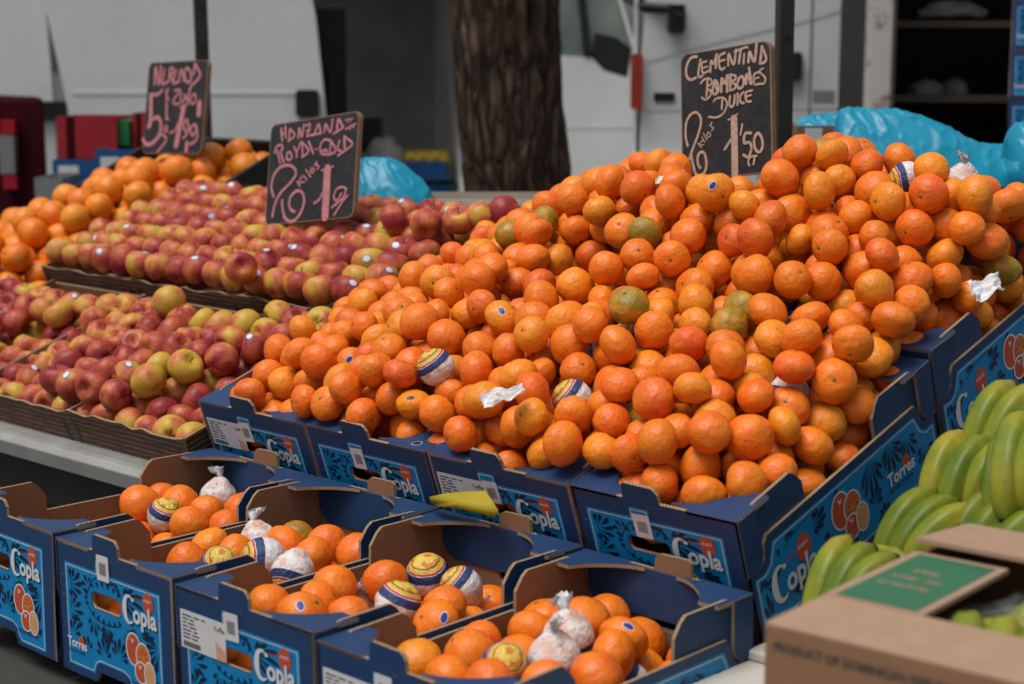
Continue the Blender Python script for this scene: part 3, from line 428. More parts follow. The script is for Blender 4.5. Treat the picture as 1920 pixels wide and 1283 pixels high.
citrus('clementine_skin'); citrus('heap_skin', attr=True, pores=True)
apple_mat('apple_skin')
plain('stem_green', (.10, .12, .03), .7, .4, 3)
plain('apple_stem', (.09, .055, .025), .8, .3)


def board(name, c, flute=0, rough=.8):
    t = NT(name)
    f = t.noise(35, 5, .6)
    cc = t.mix(f, tuple(x * .86 for x in c), tuple(x * 1.14 for x in c))
    cc = t.mix(t.math('MULTIPLY', t.ramp(t.noise(8, 5, .7), [(.55, 0.0), (.8, 1.0)]), .35), cc, tuple(x * .55 for x in c))
    if flute:
        w = t.n('ShaderNodeTexWave', wave_type='BANDS', bands_direction='DIAGONAL')
        w.inputs['Scale'].default_value = flute; w.inputs['Distortion'].default_value = 1.5
        t.l(t.tc.outputs['Object'], w.inputs['Vector'])
        cc = t.mix(t.ramp(w.outputs['Fac'], [(.25, .75), (.6, 0.0)]), cc, tuple(x * .22 for x in c))
    t.bump(t.noise(260, 3), .2, .0006)
    MAT[name] = t.done(cc, rough, 0, .25)


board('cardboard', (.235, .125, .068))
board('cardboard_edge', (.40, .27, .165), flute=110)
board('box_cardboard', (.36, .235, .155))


def printed(name, c, rough=.5, wear=.5):
    t = NT(name)
    f = t.noise(30, 4, .6)
    cc = t.mix(f, tuple(x * .88 for x in c), tuple(x * 1.12 for x in c))
    w = t.ramp(t.noise(38, 6, .8), [(.62, 0.0), (.72, 1.0)])
    cc = t.mix(t.math('MULTIPLY', w, wear * .45), cc, (.28, .22, .18))
    v = t.n('ShaderNodeTexWave', wave_type='BANDS', bands_direction='X')
    v.inputs['Scale'].default_value = 55; v.inputs['Distortion'].default_value = .4
    t.l(t.tc.outputs['Object'], v.inputs['Vector'])
    t.bump(t.math('ADD', v.outputs['Fac'], t.math('MULTIPLY', t.noise(40, 3), 2.5)), .12, .0006)
    MAT[name] = t.done(cc, rough, 0, .35)


printed('navy_board', (.013, .043, .120), .5, .9)
printed('cyan_print', (.0, .20, .47), .5)
printed('navy_print', (.003, .014, .045), .45, .2)
printed('white_print', (.62, .64, .68), .5, .2)
printed('red_print', (.50, .075, .025), .5, .2)
printed('amber_print', (.62, .25, .03), .5, .2)
printed('paper_label', (.62, .60, .61), .6, .1)
printed('peach_print', (.62, .30, .22), .6, .1)
printed('ink', (.045, .045, .05), .6, 0); printed('grey_ink', (.22, .22, .23), .6, 0)
printed('green_print', (.02, .25, .05), .6, 0)

# ================================================================ ground
def asphalt():
    t = NT('asphalt')
    f = t.noise(2.2, 6, .65)
    c = t.mix(f, (.045, .044, .042), (.085, .082, .076))
    g = t.voro(160)
    c = t.mix(t.math('MULTIPLY', t.ramp(g, [(.1, 1.0), (.4, 0.0)]), .4), c, (.13, .125, .115))
    t.bump(t.noise(180, 4), .5, .004)
    MAT['asphalt'] = t.done(c, .85, 0, .3)


asphalt()
b = MB(); b.add([(-300, -300, 0), (300, -300, 0), (300, 300, 0), (-300, 300, 0)], [(0, 1, 2, 3)])
o = b.build('ground', MAT['asphalt']); o.location.z = GROUND
tag(o, kind='structure')

# ================================================================ vans, truck and tree behind the stall
plain('van_paint', (.74, .755, .75), .32, .05, 3, dirt=.25, dirtc=(.45, .44, .42), spec=.5)
plain('van_paint_b', (.78, .80, .79), .32, .05, 3, dirt=.25, dirtc=(.45, .44, .42), spec=.5)
plain('van_inner', (.62, .60, .57), .75, .2, 2, dirt=.4)
plain('black_trim', (.012, .012, .013), .5, .3, 10)
plain('black_rubber', (.015, .015, .015), .8, .3, 10)
plain('tail_red', (.40, .045, .02), .25, .2, 12, spec=.5)
plain('steel_rim', (.35, .35, .36), .4, .2, 10, metal=.8)


def glass_mat():
    t = NT('van_glass')
    g = t.ramp(t.noise(3, 2), [(.35, (.14, .18, .16)), (.65, (.30, .36, .325))])
    MAT['van_glass'] = t.done(g, .12, 0, .6)


glass_mat()


class Frame:
    """a thing standing d metres ahead, its x axis along the picture (turned by rz), z up from the ground"""
    def __init__(self, name, px, d, rz=0):
        p = at(px, 300, d)
        self.o = empty(name, (p.x, p.y, GROUND), (0, 0, math.atan2(RH.y, RH.x) + rz))
        self.px, self.d, self.rz = px, d, rz

    def x(self, px):
        # where the sight line of a picture column meets this thing's front plane
        s0, s1 = (self.px - 960) / FPX * self.d, (px - 960) / FPX
        c, s = math.cos(self.rz), math.sin(self.rz)
        return (s1 * self.d - s0) / (c - s1 * s)

    def z(self, py, px=None):
        d = self.d + (math.sin(self.rz) * self.x(px) if px is not None else 0)
        return at(px if px is not None else self.px, py, d).z - GROUND


IDF = lambda u, w, t: (u, -t, w)          # front plane: outside is towards the viewer

# ---- white van with its sliding door pushed back
V = Frame('white_van', 600, 7.8, R(7))
van = V.o
tag(van, 'white panel van with its sliding door pushed open, behind the tree', 'van')
X = V.x; Z = V.z
b = MB()
b.plate([(-3.2, .38), (X(108), .38), (X(108), 1.2), (X(100), 1.75), (X(88), 2.3), (-3.2, 2.3)], IDF, -.05, 0, (0, 1, 0))
b.plate([(X(88), 2.12), (X(1090), 2.12), (X(1090), 2.3), (X(88), 2.3)], IDF, -.05, 0, (0, 1, 0))
b.plate([(X(108), .38), (X(850), .38), (X(850), .52), (X(108), .52)], IDF, -.05, 0, (0, 1, 0))
b.build('body_side', [MAT['van_paint'], MAT['van_inner']], van, bevel=.01)
b = MB(); b.box(-3.2, 2.0, .0, 1.9, 2.3, 2.36); b.build('roof', MAT['van_paint'], van, bevel=.03)
b = MB()
x0, x1 = X(124), X(600)
b.plate([(x0 + .06, .5), (x1 + .05, .5), (x1 + .045, 1.1), (x1 - .01, 1.7), (x1 - .10, 2.2), (x0 - .12, 2.2), (x0 - .05, 1.75), (x0 + .03, 1.3)], IDF, .02, .075, (0, 0, 0))
door = b.build('sliding_door', [MAT['van_paint']], van, bevel=.012, seg=3)
b = MB()
zc = Z(172, 350)
b.box(x0 + .05, x1 - .04, -.0785, -.0758, zc - .012, zc + .004)
b.box(x0 + .05, x1 - .04, -.0785, -.0758, zc - .26, zc - .255)
b.build('door_crease', MAT['van_paint_b'], door)
b = MB(); b.plate(rrect(X(556), X(600), Z(219, 580), Z(168, 580), .02), IDF, .074, .098); b.build('handle', MAT['black_trim'], door, bevel=.006)
b = MB(); b.plate(rrect(X(70), X(133), Z(224, 100), Z(190, 100), .01), IDF, .001, .03); b.build('rub_strip', MAT['black_trim'], van)
b = MB()
b.box(X(600) - 1.3, X(870), .05, 1.85, .52, .56)                 # load floor
b.box(X(600) - 1.3, X(870), 1.80, 1.85, .56, 2.25)               # far wall
b.box(X(868), X(875), .05, 1.85, .56, 2.25)                      # bulkhead behind the cab
b.build('cargo_lining', MAT['van_inner'], van)
b = MB()
b.box(X(600) - .02, X(655), .30, .34, .56, 1.75); b.box(X(622), X(640), .20, .24, .56, Z(125, 630))  # two dark upright panels just inside the left of the opening
b.build('dark_panel', MAT['black_trim'], van)
b = MB()
xa, xb = X(862), X(1192)
zs = Z(108, 1060)
win = [(X(1040), zs + .01), (X(1105), zs), (X(1128), zs - .06), (X(1172), Z(146, 1150)), (X(1180), Z(92, 1170)), (X(1128), 2.0), (X(1040), 2.0)]
b.plate([(xa, .42), (xb, .42), (xb + .02, .9), (xb + .06, 1.35), (xb - .02, Z(80, 1190)), (X(1115), 2.13), (xa, 2.13)], IDF, -.04, .004, (0, 1, 0), holes=[win])
cab = b.build('cab_door', [MAT['van_paint_b'], MAT['van_inner']], van)
b = MB(); b.flat(win, IDF, -.012); b.build('window_glass', MAT['van_glass'], cab)
b = MB()
b.plate([(X(1092), zs), (X(1106), zs), (X(1082), 2.02), (X(1070), 2.02)], IDF, -.02, .010)
b.plate([(X(1106), zs + .005), (X(1128), zs - .05), (X(1172), Z(144, 1150)), (X(1180), Z(92, 1170)), (X(1150), Z(70, 1150)), (X(1112), Z(62, 1110))], IDF, -.009, .003)  # black plate: the dark reflection low in the quarter window, put into colour
b.build('window_bar_dark_pane', MAT['black_trim'], cab)
b = MB(); b.box(xa + .2, xb, -.0065, -.0045, Z(236, 1100) - .012, Z(236, 1100)); b.build('door_crease', MAT['van_paint'], cab)
b = MB()
b.plate([(xb + .062, .42), (xb + .9, .45), (xb + .95, .95), (xb + .75, 1.15), (xb + .07, 1.36)], IDF, -1.85, .0)
b.build('bonnet', MAT['van_paint_b'], van, bevel=.03)
for wx in (-2.1, xb + .42):
    b = MB(); b.tube([(wx, -.02, .33), (wx, .2, .33)], .33, 28); w = b.build('wheel', MAT['black_rubber'], van, bevel=.02)
    b = MB(); b.tube([(wx, -.03, .33), (wx, -.015, .33)], .2, 20); b.build('rim', MAT['steel_rim'], w)
b = MB()
q = [at(1186, -14, 6.9), at(1210, 14, 6.9), at(1258, 16, 6.85), at(1275, 34, 6.85)]
loc = [van.matrix_world.inverted() @ p for p in q]
Minv = (Matrix.Translation(van.location) @ Euler(van.rotation_euler).to_matrix().to_4x4()).inverted()
loc = [Minv @ p for p in q]
b.tube([Minv @ at(1150, -30, 7.75), Minv @ at(1180, -5, 7.2)] + loc[1:], [.03, .03, .022, .02, .03], 8)
c0 = Minv @ at(1268, 38, 6.85)
b.add([(c0.x + sx * .034 * k, c0.y + sy * .02, c0.z + sz) for sz, k in ((.06, .9), (.03, 1.0), (-.035, 1.0), (-.055, .6)) for sx, sy in ((-1, -1), (1, -1), (1, 1), (-1, 1))],
      [(0, 1, 2, 3), (15, 14, 13, 12)] + [(4 * j + k, 4 * j + (k + 1) % 4, 4 * j + 4 + (k + 1) % 4, 4 * j + 4 + k) for j in range(3) for k in range(4)])
b.build('wing_mirror', MAT['black_trim'], van, bevel=.008)

# ---- second van, rear corner with the tail lamp
V2 = Frame('silver_van', 1190, 6.9, R(-5))
v2 = V2.o
tag(v2, 'pale grey van with an orange red tail lamp, right of the tree', 'van')
X = V2.x; Z = V2.z
b = MB()
b.plate([(X(1196), .42), (X(1600), .42), (X(1600), 2.2), (X(1230), 2.2), (X(1212), 1.9), (X(1200), Z(100)), ], IDF, -.05, 0, (0, 0, 0))
side = b.build('body_side', [MAT['van_paint_b']], v2, bevel=.015)
b = MB(); b.box(X(1190), X(1600), .05, 1.7, 2.15, 2.2); b.box(X(1185), X(1192), .05, 1.7, .5, 2.15); b.box(X(1598), X(1610), .05, 1.7, .5, 2.15)
b.build('body_shell', MAT['van_paint_b'], v2)
b = MB(); b.plate(rrect(X(1181), X(1203), Z(205), Z(101), .012), IDF, .001, .03); b.build('tail_lamp', MAT['tail_red'], v2, bevel=.008)
b = MB(); b.plate(rrect(X(1172), X(1420), Z(460), Z(300), .02), IDF, -.3, .035); b.build('bumper', MAT['van_paint_b'], v2, bevel=.015)
b = MB()
b.ribbon([(X(1212), Z(112)), (X(1330), Z(78)), (X(1500), Z(36)), (X(1590), Z(8))], .02, IDF, .003)
b.ribbon([(X(1205), Z(205)), (X(1595), Z(200, 1590))], .014, IDF, .003)
b.build('swage_line', MAT['van_paint'], side)
b = MB(); b.box(X(1512), X(1515), -.0035, -.001, .45, 2.1); b.build('door_seam', MAT['black_trim'], side)
b = MB(); b.plate(rrect(X(1224), X(1263), Z(190), Z(174), .004), IDF, .002, .008); b.build('side_vent', MAT['black_trim'], side)
b = MB(); b.plate(rrect(X(1440), X(1497), Z(150, 1470), Z(98, 1470), .015), IDF, .002, .035); b.build('handle', MAT['black_trim'], side, bevel=.008)
plain('badge_grey', (.20, .20, .20), .5, .1)
b = MB()
for k, yy in enumerate((169, 177, 185)):
    for j in range(5):
        b.plate(rrect(X(1520 + j * 8), X(1526 + j * 8), Z(yy + 6, 1540), Z(yy, 1540), .002), IDF, .002, .005)
b.build('badge', MAT['badge_grey'], side)
for wx in (X(1300), X(1300) + 2.2):
    b = MB(); b.tube([(wx, -.02, .3), (wx, .2, .3)], .3, 28); w = b.build('wheel', MAT['black_rubber'], v2, bevel=.02)
    b = MB(); b.tube([(wx, -.03, .3), (wx, -.015, .3)], .18, 20); b.build('rim', MAT['steel_rim'], w)

# ---- truck body with shelves
def rust():
    t = NT('rusty_white')
    f = t.noise(9, 6, .7)
    c = t.mix(t.ramp(f, [(.52, 0.0), (.64, 1.0)]), (.52, .50, .46), (.16, .085, .045))
    t.bump(f, .3, .004)
    MAT['rusty_white'] = t.done(c, .7, 0, .3)


rust()
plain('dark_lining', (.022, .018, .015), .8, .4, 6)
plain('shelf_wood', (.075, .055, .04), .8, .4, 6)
T = Frame('box_truck', 1640, 6.1, R(-3))
tr = T.o
tag(tr, 'white truck body with a rusty door post and dark shelves inside', 'truck')
X = T.x; Z = T.z
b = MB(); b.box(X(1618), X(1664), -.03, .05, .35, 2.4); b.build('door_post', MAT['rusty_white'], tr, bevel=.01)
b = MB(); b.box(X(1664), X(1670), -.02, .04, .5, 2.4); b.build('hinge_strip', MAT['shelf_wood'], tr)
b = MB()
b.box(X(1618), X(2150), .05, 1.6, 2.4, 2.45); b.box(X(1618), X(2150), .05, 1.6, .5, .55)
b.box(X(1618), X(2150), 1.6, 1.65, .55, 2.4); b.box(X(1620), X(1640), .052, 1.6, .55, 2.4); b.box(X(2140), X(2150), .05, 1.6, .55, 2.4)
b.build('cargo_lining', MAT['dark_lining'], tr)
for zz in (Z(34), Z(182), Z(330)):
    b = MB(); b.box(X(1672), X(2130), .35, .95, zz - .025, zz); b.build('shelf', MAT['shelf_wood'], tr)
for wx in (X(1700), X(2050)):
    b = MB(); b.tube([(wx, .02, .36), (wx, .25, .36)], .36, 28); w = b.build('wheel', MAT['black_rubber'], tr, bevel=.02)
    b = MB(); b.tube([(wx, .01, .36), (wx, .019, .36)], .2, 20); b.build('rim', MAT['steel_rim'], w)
plain('grey_sack', (.23, .23, .22), .7, .3, 20)


def lump(name, mat, c, sx, sy, sz, seed, sub=3, rough=.35, freq=2.2, parent=None, crease=True, sq=2.0):
    """crumpled closed bag: a dome displaced by ridged folds, flat underneath"""
    import bmesh
    bm = bmesh.new(); bmesh.ops.create_icosphere(bm, subdivisions=sub, radius=1)
    for v in bm.verts:
        p = v.co.copy()
        q = p * freq + Vector((seed * 3.1, seed * 1.7, seed))
        n = 1 - abs(noise.noise(q)) * 2
        n2 = 1 - abs(noise.noise(q * 2.3)) * 2
        d = 1 + rough * (n * .6 + n2 * .3 - .5)
        v.co = Vector((p.x * sx * d, p.y * sy * d, max(p.z, -.25) * sz * d))
    me = bpy.data.meshes.new(name); bm.to_mesh(me); bm.free()
    me.materials.append(MAT[mat])
    me.polygons.foreach_set('use_smooth', [True] * len(me.polygons))
    o = bpy.data.objects.new(name, me); link(o, parent); o.location = c
    return o


for k, (px, py, w) in enumerate(((1785, 12, .13), (1735, 160, .07), (1790, 158, .05))):
    p = at(px, py + 14, 6.7)
    o = lump('sack', 'grey_sack', p, w, .08, .05, k + 3)
    o.rotation_euler.z = math.atan2(RH.y, RH.x)
    tag(o, ['pale plastic sack lying on the upper truck shelf', 'low grey bundle on the middle truck shelf, left', 'small grey bundle on the middle truck shelf, right'][k], 'sack')

# ---- tree trunk
def bark():
    t = NT('bark')
    v = t.mapping((17, 17, 2.6))
    wob = t.n('ShaderNodeVectorMath', operation='MULTIPLY_ADD')
    nz = t.n('ShaderNodeTexNoise'); nz.inputs['Scale'].default_value = 3; t.l(t.tc.outputs['Object'], nz.inputs['Vector'])
    t.l(nz.outputs['Color'], wob.inputs[0]); wob.inputs[1].default_value = (2.0, 2.0, 1.2); t.l(v, wob.inputs[2])
    g = t.voro(1.5, wob.outputs[0], 'DISTANCE_TO_EDGE')
    f = t.noise(2.4, 5, .65, wob.outputs[0])
    plate = t.ramp(g, [(.0, 0.15), (.30, 1.0)])
    h = t.math('ADD', t.math('MULTIPLY', plate, .6), t.math('MULTIPLY', f, .5))
    c = t.mix(plate, (.008, .005, .004), t.ramp(f, [(.30, (.044, .026, .017)), (.52, (.105, .066, .043)), (.74, (.25, .165, .112))]))
    t.bump(h, .9, .03)
    MAT['bark'] = t.done(c, .9, 0, .2)


bark()
pt = at(960, 370, 6.0)
tree = empty('tree', (pt.x, pt.y, GROUND), (0, 0, math.atan2(RH.y, RH.x)))
tag(tree, 'thick brown tree trunk with deeply furrowed bark in front of the vans', 'tree')
b = MB()
NS, NR = 96, 150
vs, fs = [], []
k6 = 6.0 / FPX
zt = lambda py: at(960, py, 6.0).z - GROUND
prof = [(0, -.01, .30), (zt(370), 10 * k6, 97 * k6), (zt(300), 7 * k6, 101 * k6), (zt(200), -5 * k6, 97 * k6), (zt(100), -10 * k6, 98 * k6), (zt(0), -14 * k6, 100 * k6), (3.2, -.12, .17), (4.6, -.2, .14)]
def lerp_prof(z):
    for (za, ca, ra), (zb, cb, rb) in zip(prof, prof[1:]):
        if z <= zb:
            t = (z - za) / (zb - za); return ca + (cb - ca) * t, ra + (rb - ra) * t
    return prof[-1][1:]
for i in range(NR + 1):
    z = 4.6 * (i / NR)
    cx, rr = lerp_prof(z)
    for k in range(NS):
        a = 2 * math.pi * k / NS
        q = Vector((math.cos(a) * 5.2, math.sin(a) * 5.2, z * 3.2))
        n = 1 - abs(noise.noise(q * 1.5 + Vector((0, 0, noise.noise(q) * .6)))) * 2
        n += .5 * (1 - abs(noise.noise(Vector((q.x * 3.1, q.y * 3.1, q.z * 2.2)))) * 2)
        r = rr * (1 + .075 * (n - .9))
        vs.append((cx + r * math.cos(a), r * math.sin(a), z))
for i in range(NR):
    for k in range(NS):
        fs.append((i * NS + k, i * NS + (k + 1) % NS, (i + 1) * NS + (k + 1) % NS, (i + 1) * NS + k))
b.add(vs, fs); b.build('trunk', MAT['bark'], tree, smooth=True)
for a, l in ((.4, 1.5), (2.4, 1.7), (4.3, 1.4)):
    b = MB(); b.tube([(-.2, 0, 4.3), (-.2 + .5 * l * math.cos(a), .5 * l * math.sin(a), 4.9), (-.2 + l * math.cos(a), l * math.sin(a), 5.9)], [.12, .08, .04], 10)
    b.build('limb', MAT['bark'], tree, smooth=True)

# ---- stall posts
plain('post_metal', (.020, .018, .016), .45, .4, 14, dirt=.25)
for (pa, ya, wa, pb, yb, d, lab) in ((375, 0, 25, 384, 235, 5.35, 'dark metal stall post behind the orange price sign'),
                                     (1472, 0, 29, 1468, 225, 3.75, 'dark metal stall post behind the clementine price sign')):
    A, B = at(pa, ya, d), at(pb, yb, d)
    dirv = (A - B).normalized()
    o = empty('stall_post', (B - dirv * ((B.z - GROUND) / dirv.z)), (0, 0, math.atan2(RH.y, RH.x) + R(12)))
    tag(o, lab, 'post')
    w = wa / FPX * d / 2
    topd = dirv * ((2.3) / dirv.z)
    lt = Matrix.Rotation(-(math.atan2(RH.y, RH.x) + R(12)), 3, 'Z') @ topd
    b = MB()
    b.add([(s * w + (lt.x if k else 0), e * w + (lt.y if k else 0), lt.z if k else 0) for k in (0, 1) for s, e in ((-1, -1), (1, -1), (1, 1), (-1, 1))],
          [(0, 1, 5, 4), (1, 2, 6, 5), (2, 3, 7, 6), (3, 0, 4, 7), (4, 5, 6, 7), (3, 2, 1, 0)])
    b.build('shaft', MAT['post_metal'], o, bevel=.003)
    for hz in (1.55, 1.66, 1.77, 1.88):
        b = MB(); c = lt * (hz / 2.3); b.tube([(c.x, c.y - w - .004, c.z), (c.x, c.y - w + .001, c.z)], .006, 10); b.build('bolt', MAT['black_trim'], o)
    b = MB(); b.box(-w - .03, w + .03, -w - .03, w + .03, 0, .012); b.build('foot_plate', MAT['post_metal'], o)

# ================================================================ stall furniture
TH = R(18.828)
Y1, Z1 = .4881, .0913
CW, CL, CH = .296, .498, .199
XL = -.3045
plain('bench_wood', (.040, .038, .033), .8, .35, 9, bump=.3, bs=60)
plain('dark_steel', (.018, .016, .015), .6, .4, 8)
plain('aluminium', (.36, .355, .34), .5, .15, 9, metal=.35, dirt=.3, dirtc=(.22, .20, .18))
plain('white_board', (.56, .53, .47), .45, .06, 5, dirt=.3, dirtc=(.38, .33, .27))


def slope_rot(t): return Euler((t, 0, 0))


bench = empty('bench', (-.35, -.07, GROUND))
tag(bench, 'low grey wooden bench carrying the lower row of blue crates', 'bench')
b = MB(); b.box(-.05, 1.25, 0, .62, .550, .575); b.build('top', MAT['bench_wood'], bench, bevel=.003)
b = MB(); b.box(-.03, 1.23, .03, .05, .47, .550); b.build('apron', MAT['dark_steel'], bench)
for x in (0, 1.16):
    for y in (.06, .55):
        b = MB(); b.box(x, x + .04, y, y + .04, 0, .550); b.build('leg', MAT['dark_steel'], bench)

stand = empty('display_stand', (0, Y1, GROUND))
tag(stand, 'sloping wooden stand under the clementine crates', 'stand')
s_, c_ = math.sin(TH), math.cos(TH)
def SL(x, v, h, o=(0, Y1, Z1), t=TH):
    return Vector((o[0] + x, o[1] + v * math.cos(t) - h * math.sin(t), o[2] + v * math.sin(t) + h * math.cos(t)))
b = MB()
pts = [SL(x, v, h) - Vector(stand.location) for x in (XL, XL + 1.2) for v in (.01, 1.02) for h in (-CH - .022, -CH - .003)]
b.add(pts, [(0, 1, 3, 2), (4, 6, 7, 5), (0, 4, 5, 1), (2, 3, 7, 6), (0, 2, 6, 4), (1, 5, 7, 3)])
b.build('top', MAT['bench_wood'], stand)
for x in (XL + .03, XL + 1.13):
    for v in (.12, .95):
        p = SL(x, v, -CH - .022) - Vector(stand.location)
        b = MB(); b.box(p.x, p.x + .04, p.y - .02, p.y + .02, 0, p.z + .004); b.build('leg', MAT['dark_steel'], stand)

wt = empty('side_table', (.908, .0, GROUND))
tag(wt, 'white topped table to the right of the blue crates', 'table')
b = MB(); b.box(0, 1.0, -.3, 1.5, .675, .707); b.build('top', MAT['white_board'], wt, bevel=.004)
b = MB(); b.box(.003, .06, .49, .62, .707, .722); b.build('cleat', MAT['white_board'], wt, bevel=.004)
for x in (.04, .9):
    for y in (-.2, 1.4):
        b = MB(); b.box(x, x + .04, y, y + .04, 0, .675); b.build('leg', MAT['dark_steel'], wt)

at_ = empty('apple_stand', (-.32, .44, GROUND))
tag(at_, 'metal railed sloping stand under the apple trays', 'stand')
b = MB()
b.add([(x, y, .80 + dz + z) for x, dz in ((-2.2, -.075), (0, -.058)) for y, z in ((-.022, .004), (-.012, .016), (.010, .018), (.010, -.020), (-.016, -.026))],
      [(0, 1, 6, 5), (1, 2, 7, 6), (2, 3, 8, 7), (3, 4, 9, 8), (4, 0, 5, 9), (4, 3, 2, 1, 0), (5, 6, 7, 8, 9)])
b.build('rail', MAT['aluminium'], at_, bevel=.002)
b = MB(); b.add([(x, y, z + dz) for x, dz in ((-2.2, -.075), (0, -.058)) for y in (.012, .05) for z in (.79, .817)],
                [(0, 1, 3, 2), (4, 6, 7, 5), (0, 4, 5, 1), (2, 3, 7, 6), (0, 2, 6, 4), (1, 5, 7, 3)])
b.build('rail_channel', MAT['aluminium'], at_)
b = MB(); b.add([(x, y, z + dz) for x, dz in ((-2.2, -.075), (0, -.058)) for y in (.03, .06) for z in (.68, .785)],
                [(0, 1, 3, 2), (4, 6, 7, 5), (0, 4, 5, 1), (2, 3, 7, 6), (0, 2, 6, 4), (1, 5, 7, 3)])
b.build('beam', MAT['dark_steel'], at_)
AO = (0, .46, .02)
b = MB()
pts = [SL(x, v, h, AO) - Vector(at_.location) for x in (-2.3, -.34) for v in (.05, 1.0) for h in (-.105, -.085)]
b.add(pts, [(0, 1, 3, 2), (4, 6, 7, 5), (0, 4, 5, 1), (2, 3, 7, 6), (0, 2, 6, 4), (1, 5, 7, 3)])
b.build('top', MAT['dark_steel'], at_)
for x in (-2.1, -.1):
    for y, h in ((.045, .70), (.85, .95)):
        b = MB(); b.box(x, x + .04, y, y + .04, 0, h); b.build('leg', MAT['dark_steel'], at_)

# ================================================================ printed fruit crate
NAVY, BROWN, EDGE = 0, 1, 2
CM = [MAT['navy_board'], MAT['cardboard'], MAT['cardboard_edge']]
W, L, H = CW, CL, CH
FRONT = lambda u, w, t: (u, -t, w)
REAR = lambda u, w, t: (W - u, L + t, w)
RIGHT = lambda u, w, t: (W + t, u, w)
LEFT = lambda u, w, t: (-t, L - u, w)
TOP = lambda u, w, t: (u, w, t)


def teardrop(mb, x, y, a, l, wd, fr, t, mi=0, bend=.0):
    P = []
    for k in range(7):
        s = k / 6
        ww = wd * (math.sin(math.pi * s ** 1.9) * .5 + .03)
        aa = a + bend * s
        cx, cy = x + math.cos(a + bend * s * .5) * l * s, y + math.sin(a + bend * s * .5) * l * s
        P.append((cx - math.sin(aa) * ww, cy + math.cos(aa) * ww)); P.append((cx + math.sin(aa) * ww, cy - math.cos(aa) * ww))
    mb.add([fr(p[0], p[1], t) for p in P], [(2 * i, 2 * i + 1, 2 * i + 3, 2 * i + 2) for i in range(6)], mi)


def fan(mb, x, y, a0, a1, n, l0, l1, wd, fr, t, bend=0, clip=None):
    for k in range(n):
        s = k / max(1, n - 1)
        a = R(a0 + (a1 - a0) * s)
        off = .0085
        x1, y1 = x + math.cos(a) * off, y + math.sin(a) * off
        l = l0 + (l1 - l0) * math.sin(math.pi * s)
        if clip:
            for _ in range(12):
                ex, ey = x1 + math.cos(a + bend * .5) * l, y1 + math.sin(a + bend * .5) * l
                if clip(ex, ey): break
                l *= .85
            else: continue
            if not clip(x1, y1): continue
        if l < .004: continue
        teardrop(mb, x1, y1, a, l, wd, fr, t + k * 1e-5, 0, bend)


def dotted(mb, pts, fr, t, wd=.0019, gap=.0036, on=.0026):
    for (ax, ay), (bx, by) in zip(pts, pts[1:]):
        d = math.hypot(bx - ax, by - ay); n = max(1, int(d / gap)); dx, dy = (bx - ax) / d, (by - ay) / d
        for k in range(n):
            s = (k + .2) * d / n
            p, q = (ax + dx * s, ay + dy * s), (ax + dx * (s + on), ay + dy * (s + on))
            mb.add([fr(p[0] - dy * wd / 2, p[1] + dx * wd / 2, t), fr(p[0] + dy * wd / 2, p[1] - dx * wd / 2, t),
                    fr(q[0] + dy * wd / 2, q[1] - dx * wd / 2, t), fr(q[0] - dy * wd / 2, q[1] + dx * wd / 2, t)], [(0, 1, 2, 3)])


def crescent_C(x, y, s):
    """the big swash C of the logo, s high"""
    out, inn = [], []
    for k in range(25):
        a = R(52 + 262 * k / 24)
        out.append((x + .36 * s + .36 * s * math.cos(a), y + .5 * s + .5 * s * math.sin(a)))
        th = .215 * s * math.sin(math.pi * (k / 24)) ** .75 + .025 * s
        inn.append((x + .36 * s + (.36 * s - th) * math.cos(a), y + .5 * s + (.5 * s - th * .75) * math.sin(a)))
    head = ell(x + .60 * s, y + .86 * s, .075 * s, .075 * s, 12)
    return out + inn[::-1], head


def logo(parent, fr, x, y, s, t):
    """red disc, white lettering with a navy shadow; s = height of the C"""
    b = MB(); b.flat(ell(x + 1.36 * s, y + .86 * s, .27 * s, .34 * s), fr, t); b.build('logo_disc', MAT['red_print'], parent)
    b = MB()
    v = 'NARANJAS'
    put_text(b, 'N A R', x + .68 * s, y + .86 * s, .125 * s, fr, t + .0002, 0, .012, R(3), 1.25)
    put_text(b, 'ANJAS', x + 1.13 * s, y + .885 * s, .125 * s, fr, t + .0002, 1, .012, R(3), 1.15)
    b.build('logo_caption', [MAT['red_print'], MAT['white_print']], parent)
    for nm, mt, dx, dy, tt in (('logo_shadow', 'navy_print', .035, -.035, .0003), ('logo_lettering', 'white_print', 0, 0, .0006)):
        b = MB()
        C, hd = crescent_C(x + dx * s, y + (.02 + dy) * s, s * .93)
        b.flat(C, fr, t + tt); b.flat(hd, fr, t + tt + .00002)
        put_text(b, 'opla', x + (.55 + dx) * s, y + (.14 + dy) * s, .82 * s, fr, t + tt + .00004, 0, .030, 0, .88)
        b.build(nm, MAT[mt], parent)


